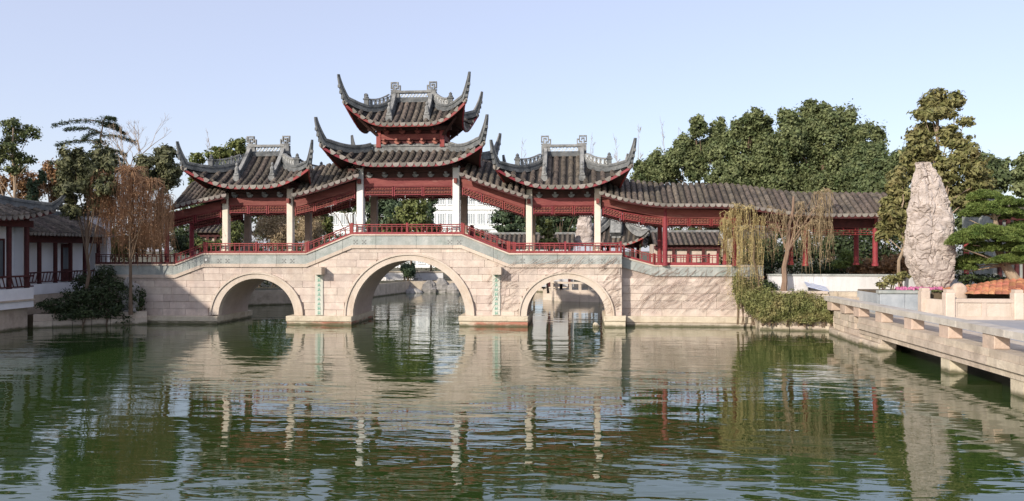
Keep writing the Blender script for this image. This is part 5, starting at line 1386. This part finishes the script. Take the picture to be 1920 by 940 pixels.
# cloud-pruned pine
def cloud_pine():
    Y = 33.4; bx = PX(1912, Y); root = thing('pine_tree', (bx, Y, 1.86), 'cloud-pruned pine with flat needle pads leaning toward the standing rock', 'tree')
    def L(px, py, dy=0.0): q = P3(px, py, Y); return Vector((q.x - bx, dy, q.z))
    main = [L(1915, 542), L(1900, 520), L(1887, 498, .1), L(1878, 470, .2), L(1872, 440, .1), L(1866, 410, 0), L(1860, 385, 0)]
    g = [tube(main, [.24, .20, .18, .15, .12, .08, .03], 9)]
    pads = [(1857, 372, 26, 11, .5), (1848, 392, 34, 10, .5), (1880, 388, 30, 12, -.3), (1865, 402, 40, 10, 0), (1905, 408, 26, 12, .3), (1825, 405, 12, 8, .3), (1835, 438, 36, 11, -.5), (1812, 450, 36, 12, -.6), (1850, 452, 40, 13, -.5), (1790, 458, 22, 9, -.6), (1880, 446, 34, 12, -.3), (1910, 436, 30, 14, .2), (1850, 470, 34, 10, 0), (1895, 472, 32, 12, -.5), (1905, 486, 26, 10, -.5), (1875, 492, 22, 8, -.4), (1930, 460, 30, 14, 0), (1840, 492, 26, 10, .6), (1825, 505, 16, 8, .7)]
    P_, N_ = [], []
    k = MPP(1860, Y)
    for px, py, rx, rz, dy in pads:
        rx, rz = rx * 1.12, rz * 1.75
        c = L(px, py, dy); s = main[min(5, max(2, int((540 - py) / 28)))]
        g.append(tube([s, s.lerp(c, .5) + Vector((0, 0, -.05)), c + Vector((0, 0, -rz * k * .5))], [.05, .035, .015], 5))
        n = int(rx * rz * 22)
        for sub in range(int(max(6, rx * .55))):
            a = random.uniform(0, 6.28); q = math.sqrt(random.random()) * .9
            sc_ = Vector((math.cos(a) * q * rx * k, math.sin(a) * q * rx * k * .8, (1 - q * q) * rz * k * .7 - rz * k * .15)) + c
            m_ = n // int(max(6, rx * .55))
            d = RNG.normal(0, 1, (m_, 3)); d /= np.linalg.norm(d, axis=1)[:, None]; d[:, 2] = np.abs(d[:, 2]) * 1.1 - .25
            P_.append(np.array(sc_) + d * np.array([.25, .25, .21]) * RNG.uniform(.3, 1.1, (m_, 1))); N_.append(np.cross(d, RNG.normal(0, 1, (m_, 3))) * .7 + np.array([0, 0, .5]))
    mk('trunk', join(*g), 'palebark', root)
    leaves('crown', np.vstack(P_), np.vstack(N_), .065, 'pine', root, aspect=.2, jitter=.3)
cloud_pine()

# ------------------------------------------------------------------ waterside house on the left bank
def house_a():
    xf = -24.95; ya, yb = 18.0, 34.0
    hx = (yb - ya) / 2; cx_ = -28.0; cy_ = (ya + yb) / 2
    root = thing('waterside_house', (cx_, cy_, .55), 'shaded white waterside house with red columns coloured shade-dark and curved hip roof at the frame edge', 'house', rz=R(-90))
    # local x runs towards -Y of the picture's depth: local +x = world -y ; local -y = world -x ... front (water side) is local +y
    W_ = -xf + cx_          # half depth towards the water (positive)
    hy = W_
    hy = abs(xf - cx_)
    z0, zf, ze = .55, 1.85, 4.95
    # base, floor band and wall
    mk('base_wall', box(-hx, hx, -hy, hy - .25, -1.2, .95), 'tstone', root)
    mk('balcony_band', box(-hx, hx, -hy, hy + .05, .98, 1.30), 'housewhite', root)
    mk('balcony_ledge', box(-hx - .02, hx, hy + .052, hy + .12, 1.28, 1.36), 'tstone', root)
    mk('parapet', box(-hx, hx, hy - .14, hy + .05, 1.302, 1.86), 'housewhite', root)
    mk('wall', box(-hx, hx, -hy, hy - .75, 1.302, ze + .2), 'housewhite', root)
    mk('end_wall', box(-hx, -hx + .2, hy - .748, hy - .30, 1.302, ze), 'housewhite', root)
    n = 15
    for i in range(n):
        x = -hx + .28 + (2 * hx - .5) * i / (n - 1)
        mk('column', lathe(x, hy - .08, [(.13, 1.86), (.11, 1.9), (.11, ze + .1)], 10), 'darkred', root)
    mk('eave_beam', box(-hx, hx, hy - .2, hy + .05, ze - .35, ze - .05), 'darkred', root)
    # slanted balusters of the balcony seat
    mk('rail', join(box(-hx, hx, hy - .02, hy + .06, 2.36, 2.44), box(-hx, hx, hy - .02, hy + .06, 1.90, 1.96)), 'darkred', root)
    me = None
    m_ = 60
    for i in range(m_):
        x = -hx + .2 + (2 * hx - .3) * i / m_
        if me is None: o = mk('baluster', bar((0, 0, 1.95), (.14, 0, 2.37), .035, .035), 'darkred', root, (x, hy + .02, 0)); me = o.data
        else: link('baluster', me, None, root, (x, hy + .02, 0))
    for i in range(4):
        x = -hx + 1.5 + i * 3.8
        w = mk('window', box(x - .55, x + .55, hy - .76, hy - .70, 2.4, 4.0), 'glass', root)
        mk('frame', join(box(x - .62, x + .62, hy - .78, hy - .66, 4.0, 4.08), box(x - .62, x + .62, hy - .78, hy - .66, 2.32, 2.4), box(x - .62, x - .55, hy - .78, hy - .66, 2.401, 3.999), box(x + .55, x + .62, hy - .78, hy - .66, 2.401, 3.999), box(x - .02, x + .02, hy - .77, hy - .67, 2.401, 3.999)), 'darkred', w)
    De = hy + .5
    rf = Roof(hx + .1, De, 6.95, 6.95 - ze, .45, .22, xg=hx - 3.6)
    make_roof(root, rf, .33, .11, horn=(.55, .75), ridge=False, eave='darkred', scale=1.1)
    return root
house_a()
def house_b():
    # lower wing running on behind, along the bank
    xf, ya, yb = -25.9, 34.3, 40.6
    L = yb - ya; root = thing('garden_house', (xf - 1.5, ya, .55), 'low shaded wing with dark tiled roof joining the waterside house to the bridge path', 'house', rz=R(90))
    # local x = world y, local y = world -x : the water side is local -y
    yf = -1.5
    ze, zr = 4.35, 5.35
    mk('base_wall', box(0, L, yf - .1, 1.5, .3, 1.45), 'tstone', root)
    mk('parapet', box(0, L, yf - .12, yf + .08, 1.452, 1.95), 'housewhite', root)
    mk('wall', box(0, L, yf + .6, 1.5, 1.452, ze + .1), 'housewhite', root)
    for i in range(6):
        x = .3 + i * (L - .5) / 5
        mk('column', lathe(x, yf, [(.11, 1.95), (.10, 2.0), (.10, ze)], 10), 'darkred', root)
    mk('eave_beam', box(0, L, yf - .1, yf + .1, ze - .42, ze - .08), 'darkred', root)
    mk('rail', join(box(0, L, yf - .13, yf - .06, 2.46, 2.53), box(0, L, yf - .13, yf - .06, 2.02, 2.07)), 'darkred', root)
    me = None
    for i in range(26):
        x = .15 + (L - .3) * i / 26
        if me is None: o = mk('baluster', bar((0, 0, 2.05), (.14, 0, 2.47), .033, .033), 'darkred', root, (x, yf - .09, 0)); me = o.data
        else: link('baluster', me, None, root, (x, yf - .09, 0))
    w = mk('window', box(.45, 1.15, yf + .56, yf + .61, 2.35, 3.6), 'lime', root)
    mk('lattice', join(*[bar((.45 + .7 * i / 5, yf + .54, 2.35), (.45 + .7 * (i + 1) / 5, yf + .54, 3.6), .02, .02) for i in range(5)], *[box(.45, 1.15, yf + .53, yf + .55, z, z + .03) for z in np.linspace(2.35, 3.57, 6)]), 'ink', w)
    d = mk('door', box(3.9, 4.6, yf + .56, yf + .61, 1.96, 3.9), 'darkred', root); mk('door_panel', box(4.0, 4.5, yf + .53, yf + .565, 2.6, 3.7), 'glass', d)
    De = 2.1
    def s(x, q, dz=0): t = abs(q) / De; return Vector((x, q, zr - (zr - ze) * (.8 * t + .2 * t * t) + dz))
    v, f = [], []
    for x in (-.3, L * .5, L + .3):
        for q in np.linspace(-De, De, 9): v.append(tuple(s(x, q)))
    for i in range(2):
        for j in range(8): f.append((i * 9 + j, (i + 1) * 9 + j, (i + 1) * 9 + j + 1, i * 9 + j + 1))
    roof = mk('roof', (v, f), 'bed', root)
    n = 25
    for i in range(n):
        x = -.25 + (L + .5) * (i + .5) / n
        mk('tile_row', barrel([s(x, q) for q in np.linspace(-De - .04, De + .04, 13)], Vector((1, 0, 0)), .09), 'tile', roof)
    for i in range(n + 1):
        p_ = s(-.25 + (L + .5) * i / n, -De); link('drip_tile', drip_mesh(.25), None, roof, (p_.x, p_.y - .04, p_.z + .02))
    mk('ridge_band', box(-.35, L + .35, -.12, .12, zr - .02, zr + .26), 'ridge', roof)
    mk('gable_wall', prism([(-1.5, ze - .1), (1.5, ze - .1), (0, zr - .08)], -.02, .02), 'housewhite', root).rotation_euler = (0, 0, R(90))
house_b()
wl = thing('garden_wall', (PX(172, 41.2), 41.2, .55), 'tall white garden wall behind the shaded railing', 'wall')
mk('wall', box(-1.0, 1.0, -.15, .15, .55, PZ(190, 405, 41.2)), 'housewhite', wl); mk('wall_coping', box(-1.1, 1.05, -.3, .3, PZ(190, 405, 41.2) + .002, PZ(190, 405, 41.2) + .18), 'bed', wl)
# shaded stone bank with a pale stone
bk = thing('stone_embankment', (-23, 35.4, 0), 'low shaded stone embankment below the dark shrubs', 'embankment')
for i in range(6):
    a = Vector((-25.0, 34.1, 0)).lerp(Vector((-20.9, 36.5, 0)), i / 6); b = Vector((-25.0, 34.1, 0)).lerp(Vector((-20.9, 36.5, 0)), (i + 1) / 6)
    d = (b - a).normalized(); nn = Vector((d.y, -d.x, 0))
    for z0, z1, e in ((-1.2, .30, .12), (.305, .62, .02)):
        q = [a + d * .01 + nn * e, b - d * .01 + nn * e, b - d * .01 - nn * .5, a + d * .01 - nn * .5]
        mk('bank_stone', ([(p.x + 23, p.y - 35.4, z0) for p in q] + [(p.x + 23, p.y - 35.4, z1) for p in q], [(3, 2, 1, 0), (4, 5, 6, 7), (0, 1, 5, 4), (1, 2, 6, 5), (2, 3, 7, 6), (3, 0, 4, 7)]), 'tstone', bk)
p = P3(243, 537, 36.2); t = thing('boulder', (p.x, 36.2, .6), 'mottled white scholar stone among the shaded shrubs', 'boulder')
mk('stone', rock_geo([(.6, -.3, .35), (p.z - .3, -.42, .40), (p.z, -.2, .42), (p.z + .2, -.30, .12), (p.z + .42, -.12, .02)], .7, 40, 40, .26, 6.2, .1, 1.6, .12), 'rock2', t)

# ------------------------------------------------------------------ far things
Yf = 118
fx0, fx1 = PX(582, Yf), PX(948, Yf)
fb = thing('office_building', ((fx0 + fx1) / 2, Yf, .95), 'long white building with rows of windows across the water', 'building')
fw = fx1 - fx0; ztop = PZ(770, 352, Yf)
mk('wall', box(-fw / 2, fw / 2, 0, 12, .95, ztop), 'bwhite', fb)
mk('roof_parapet', box(-fw / 2 - .3, fw / 2 + .3, -.3, 12.3, ztop + .01, ztop + .5), 'bwhite', fb)
nf = 4; fh = (ztop - 1.2) / nf
wm = fm = None
for r_ in range(nf):
    zb = 1.6 + r_ * fh
    mk('floor_band', box(-fw / 2 - .05, fw / 2 + .05, -.22, -.003, zb + fh * .72, zb + fh * .80), 'bwhite', fb)
    n = 20
    for c in range(n):
        x = -fw / 2 + fw * (c + .5) / n
        ww, wh = fw / n * .68, fh * .52
        if wm is None:
            o = mk('window', box(-ww / 2, ww / 2, -.06, -.01, 0, wh), 'glass2', fb, (x, 0, zb)); wm = o.data
            o2 = mk('frame', join(box(-ww / 2 - .1, ww / 2 + .1, -.16, -.02, -.12, -.002), box(-ww / 2 - .1, ww / 2 + .1, -.14, -.02, wh + .002, wh + .1), *[box(-ww / 2 + ww * k / 4 - .05, -ww / 2 + ww * k / 4 + .05, -.13, -.015, 0, wh) for k in range(5)]), 'bwhite', o); fm = o2.data
        else:
            o = link('window', wm, None, fb, (x, 0, zb)); link('frame', fm, None, o)
# low tiled garden wall and halls across the water
def hall(px0, px1, Y, pe, pr_, label, wallm='white', zb=.95, depth=2.4, sp=.34, wall=True, name='garden_hall', cat='building', pr_end=None):
    xa, xb = PX(px0, Y), PX(px1, Y); cx_ = (xa + xb) / 2; hw = (xb - xa) / 2
    ze, zr = PZ((px0 + px1) / 2, pe, Y), PZ((px0 + px1) / 2, pr_, Y + depth)
    root = thing(name, (cx_, Y, zb), label, cat)
    def s(x, t): return Vector((x, depth * (1 - abs(t)) if t < 0 else depth * (1 + t), zr + (ze - zr) * (.85 * abs(t) + .15 * t * t)))
    ts = np.linspace(-1, 1, 9); v, f = [], []
    for x in (-hw, 0, hw):
        for t in ts: v.append(tuple(s(x, t)))
    for i in range(2):
        for j in range(8): f.append((i * 9 + j, (i + 1) * 9 + j, (i + 1) * 9 + j + 1, i * 9 + j + 1))
    roof = mk('roof', (v, f), 'bed', root)
    n = max(4, int(2 * hw / sp))
    for i in range(n):
        x = -hw + 2 * hw * (i + .5) / n
        mk('tile_row', barrel([s(x, t) for t in np.linspace(-1.02, .3, 7)], Vector((1, 0, 0)), sp * .31), 'tile', roof)
    mk('ridge_band', box(-hw, hw, depth - .1, depth + .1, zr, zr + .16), 'ridgecap', roof)
    if wall:
        mk('wall', box(-hw + .1, hw - .1, .55, 2 * depth - .55, zb, ze + .05), wallm, root)
        mk('eave_beam', box(-hw + .1, hw - .1, .3, .545, ze - .3, ze - .06), 'darkred', root)
        for i in range(5): mk('column', box(-hw + .4 + (2 * hw - .8) * i / 4 - .09, -hw + .4 + (2 * hw - .8) * i / 4 + .09, .33, .5, zb, ze - .301), 'darkred', root)
    return root
hall(905, 1078, 56, 457, 440, 'low tiled garden wall behind the conical conifer', depth=1.0, name='garden_wall', cat='wall')
hall(1225, 1360, 54, 459, 436, 'low tiled hall with cream wall behind the first round red column', 'cornice')
hall(1380, 1460, 50, 448, 428, 'small tiled shed behind the yellow willow', 'cornice')
hall(345, 425, 54, 436, 408, 'small tiled roof house behind the first cream column', 'cornice')
hall(1868, 1960, 47, 402, 378, 'low grey roofed house behind the cloud-pruned pine at the frame edge', 'frieze')
rc = thing('red_column', (PX(1812, 40.5), 40.5, 1.7), 'single red column in the gap between rock and pine', 'column')
mk('shaft', lathe(0, 0, [(.16, 1.7), (.16, 1.8), (.12, 1.83), (.12, 4.6)], 14), 'red', rc)
# pavilion with flared pale ridges across the water
Yp = 57
pv = thing('pavilion', (PX(1166, Yp), Yp + 2.6, .95), 'far pavilion with pale flared hip ridges seen beside the single-tier pavilion on the bridge', 'pavilion', rz=R(-14))
zr = PZ(1166, 386, Yp + 2.6); ze = PZ(1166, 458, Yp + .5)
rf = Roof(1.75, 1.75, zr, zr - ze, .55, .35, xg=.18)
rf.a = .0001
make_roof(pv, rf, .33, .10, horn=(.7, .45), ridge=False, scale=2.3, rm='ridgecap', cm='lime')
for sx in (-1, 1):
    for sy in (-1, 1): mk('column', lathe(sx * 1.15, sy * 1.15, [(.14, .95), (.12, 1), (.12, ze + .3)], 10), 'darkred', pv)
mk('beam', join(box(-1.25, 1.25, -1.25, -1.1, ze - .25, ze + .05), box(-1.25, 1.25, 1.1, 1.25, ze - .25, ze + .05)), 'darkred', pv)
# far stone terrace with balustrade seen through the smaller arch
Yt = 57
ft = thing('stone_terrace', (PX(1018, Yt), Yt, 0), 'pale stone terrace with open balustrade seen through the smaller arch', 'terrace')
fx = PX(1018, Yt); cor = PX(1052, 55.4) - fx
pl = [(0, 2.0), (.0, 0), (cor, -1.6), (PX(1160, 54.2) - fx, -3.0), (PX(1160, 54.2) - fx, 4)]
def wallseg(a, b, z0, z1, th, nm, m, parent):
    d = (Vector((*b, 0)) - Vector((*a, 0))).normalized(); nn = Vector((-d.y, d.x, 0)) * th
    A, B = Vector((*a, 0)), Vector((*b, 0)); q = [A, B, B + nn, A + nn]
    return mk(nm, ([(p.x, p.y, z0) for p in q] + [(p.x, p.y, z1) for p in q], [(3, 2, 1, 0), (4, 5, 6, 7), (0, 1, 5, 4), (1, 2, 6, 5), (2, 3, 7, 6), (3, 0, 4, 7)]), m, parent)
for a, b in zip(pl[:-2], pl[1:-1]):
    nsg = max(2, int((Vector((*b, 0)) - Vector((*a, 0))).length / 1.3))
    A, B = Vector((*a, 0)), Vector((*b, 0))
    for r_, (z0, z1) in enumerate(((-1.2, .22), (.225, .46), (.465, .70))):
        for k in range(nsg):
            p, q = A.lerp(B, k / nsg), A.lerp(B, (k + 1) / nsg); dd = (q - p).normalized() * .01
            wallseg((p.x + dd.x, p.y + dd.y), (q.x - dd.x, q.y - dd.y), z0, z1, .6, 'wall_stone', 'cornice', ft)
    wallseg(a, b, 1.22, 1.36, .25, 'top_rail', 'ring', ft)
    wallseg(a, b, 0.703, .80, .25, 'bottom_rail', 'ring', ft)
    nb = nsg * 2
    for k in range(nb + 1):
        p = A.lerp(B, k / nb); mk('baluster', box(p.x - .1, p.x + .1, p.y + .02, p.y + .2, 0.801, 1.219), 'ring', ft)
mk('terrace_floor', ([(x, y + .6, .69) for x, y in pl], [tuple(range(len(pl)))]), 'terrace', ft)
# pale wall by the far rocks
lw = thing('garden_wall', (PX(755, 68.4), 68.4, .95), 'low pale wall on the far shore inside the tallest arch', 'wall')
mk('wall', box(-1.6, 3.6, 0, .3, .95, PZ(755, 511, 68.4)), 'white', lw); mk('wall_coping', box(-1.7, 3.7, -.08, .38, PZ(755, 511, 68.4) + .002, PZ(755, 511, 68.4) + .1), 'terrace', lw)

# shore wall of the far bank
fs = thing('shore_wall', (-16, 59, 0), 'dark low stone wall along the far shore', 'wall')
bank = [(-27, 40.95), (-25.05, 46.95), (-17.05, 51.95), (-14.55, 65.95), (-4, 68.45), (-.05, 63.95), (2.15, 59.95), (9, 57.45)]
for a, b in zip(bank[:-1], bank[1:]):
    wallseg((a[0] + 16, a[1] - 59), (b[0] + 16, b[1] - 59), -1.2, .96, -.12, 'wall_run', 'tstone', fs)

# unseen hall added beyond the frame to shade the waterside house and pond corner
th = thing('shade_hall', (-38, 17, .55), 'unseen tall white hall added off-frame to shade the left bank', 'building')
mk('wall', box(-5, 5, -12, 12, .5, 11.4), 'white', th)
v, f = prism([(-5.8, 11.2), (5.8, 11.2), (5.8, 11.5), (0, 14.2), (-5.8, 11.5)], -12.8, 12.8)
mk('roof', (v, f), 'bed', th)
for z in (1.6, 4.4, 7.2):
    for y in np.linspace(-10, 10, 7): mk('window', box(5.002, 5.06, y - .7, y + .7, z, z + 1.6), 'glass', th)

tree('evergreen_tree', 'dark evergreen beyond the reeds seen under the pavilion near the house', 'tree', 80, (520, 520), [(480, 400, 30, 24), (520, 395, 30, 26), (560, 400, 30, 26), (590, 410, 24, 26), (500, 430, 34, 24), (550, 435, 34, 24)], 'camphor2', 6500, .17, None, r0=.16, seed=41, zb=.95, nsub=14)
tree('evergreen_tree', 'dark evergreen behind the small tiled roof house', 'tree', 78, (400, 520), [(350, 400, 30, 26), (385, 395, 28, 24), (420, 400, 30, 26), (450, 405, 26, 26), (400, 435, 40, 24), (340, 440, 34, 24)], 'camphor2', 6500, .17, None, r0=.16, seed=42, zb=.95, nsub=14)
tree('evergreen_tree', 'grey-green evergreen behind the layered cedar and the tiled garden wall', 'tree', 84, (985, 520), [(945, 405, 26, 24), (985, 400, 28, 24), (1025, 402, 28, 26), (1065, 405, 28, 24), (1000, 435, 44, 22), (1090, 415, 24, 24)], 'cedar', 7000, .18, None, r0=.16, seed=43, zb=.95, nsub=14)
tree('evergreen_tree', 'dark evergreen between the olive tree and the first white column', 'tree', 82, (700, 520), [(690, 395, 24, 22), (715, 385, 24, 20), (745, 385, 20, 18), (700, 425, 26, 22)], 'camphor2', 4200, .17, None, r0=.14, seed=44, zb=.95, nsub=12)
tree('evergreen_tree', 'dark tree mass over the low hall behind the round red columns', 'tree', 70, (1400, 520), [(1350, 420, 30, 24), (1400, 415, 34, 26), (1450, 420, 34, 26), (1500, 420, 36, 30), (1560, 425, 36, 30), (1620, 430, 36, 30), (1680, 425, 30, 30)], 'camphor2', 9000, .17, None, r0=.16, seed=45, zb=.95, nsub=14)
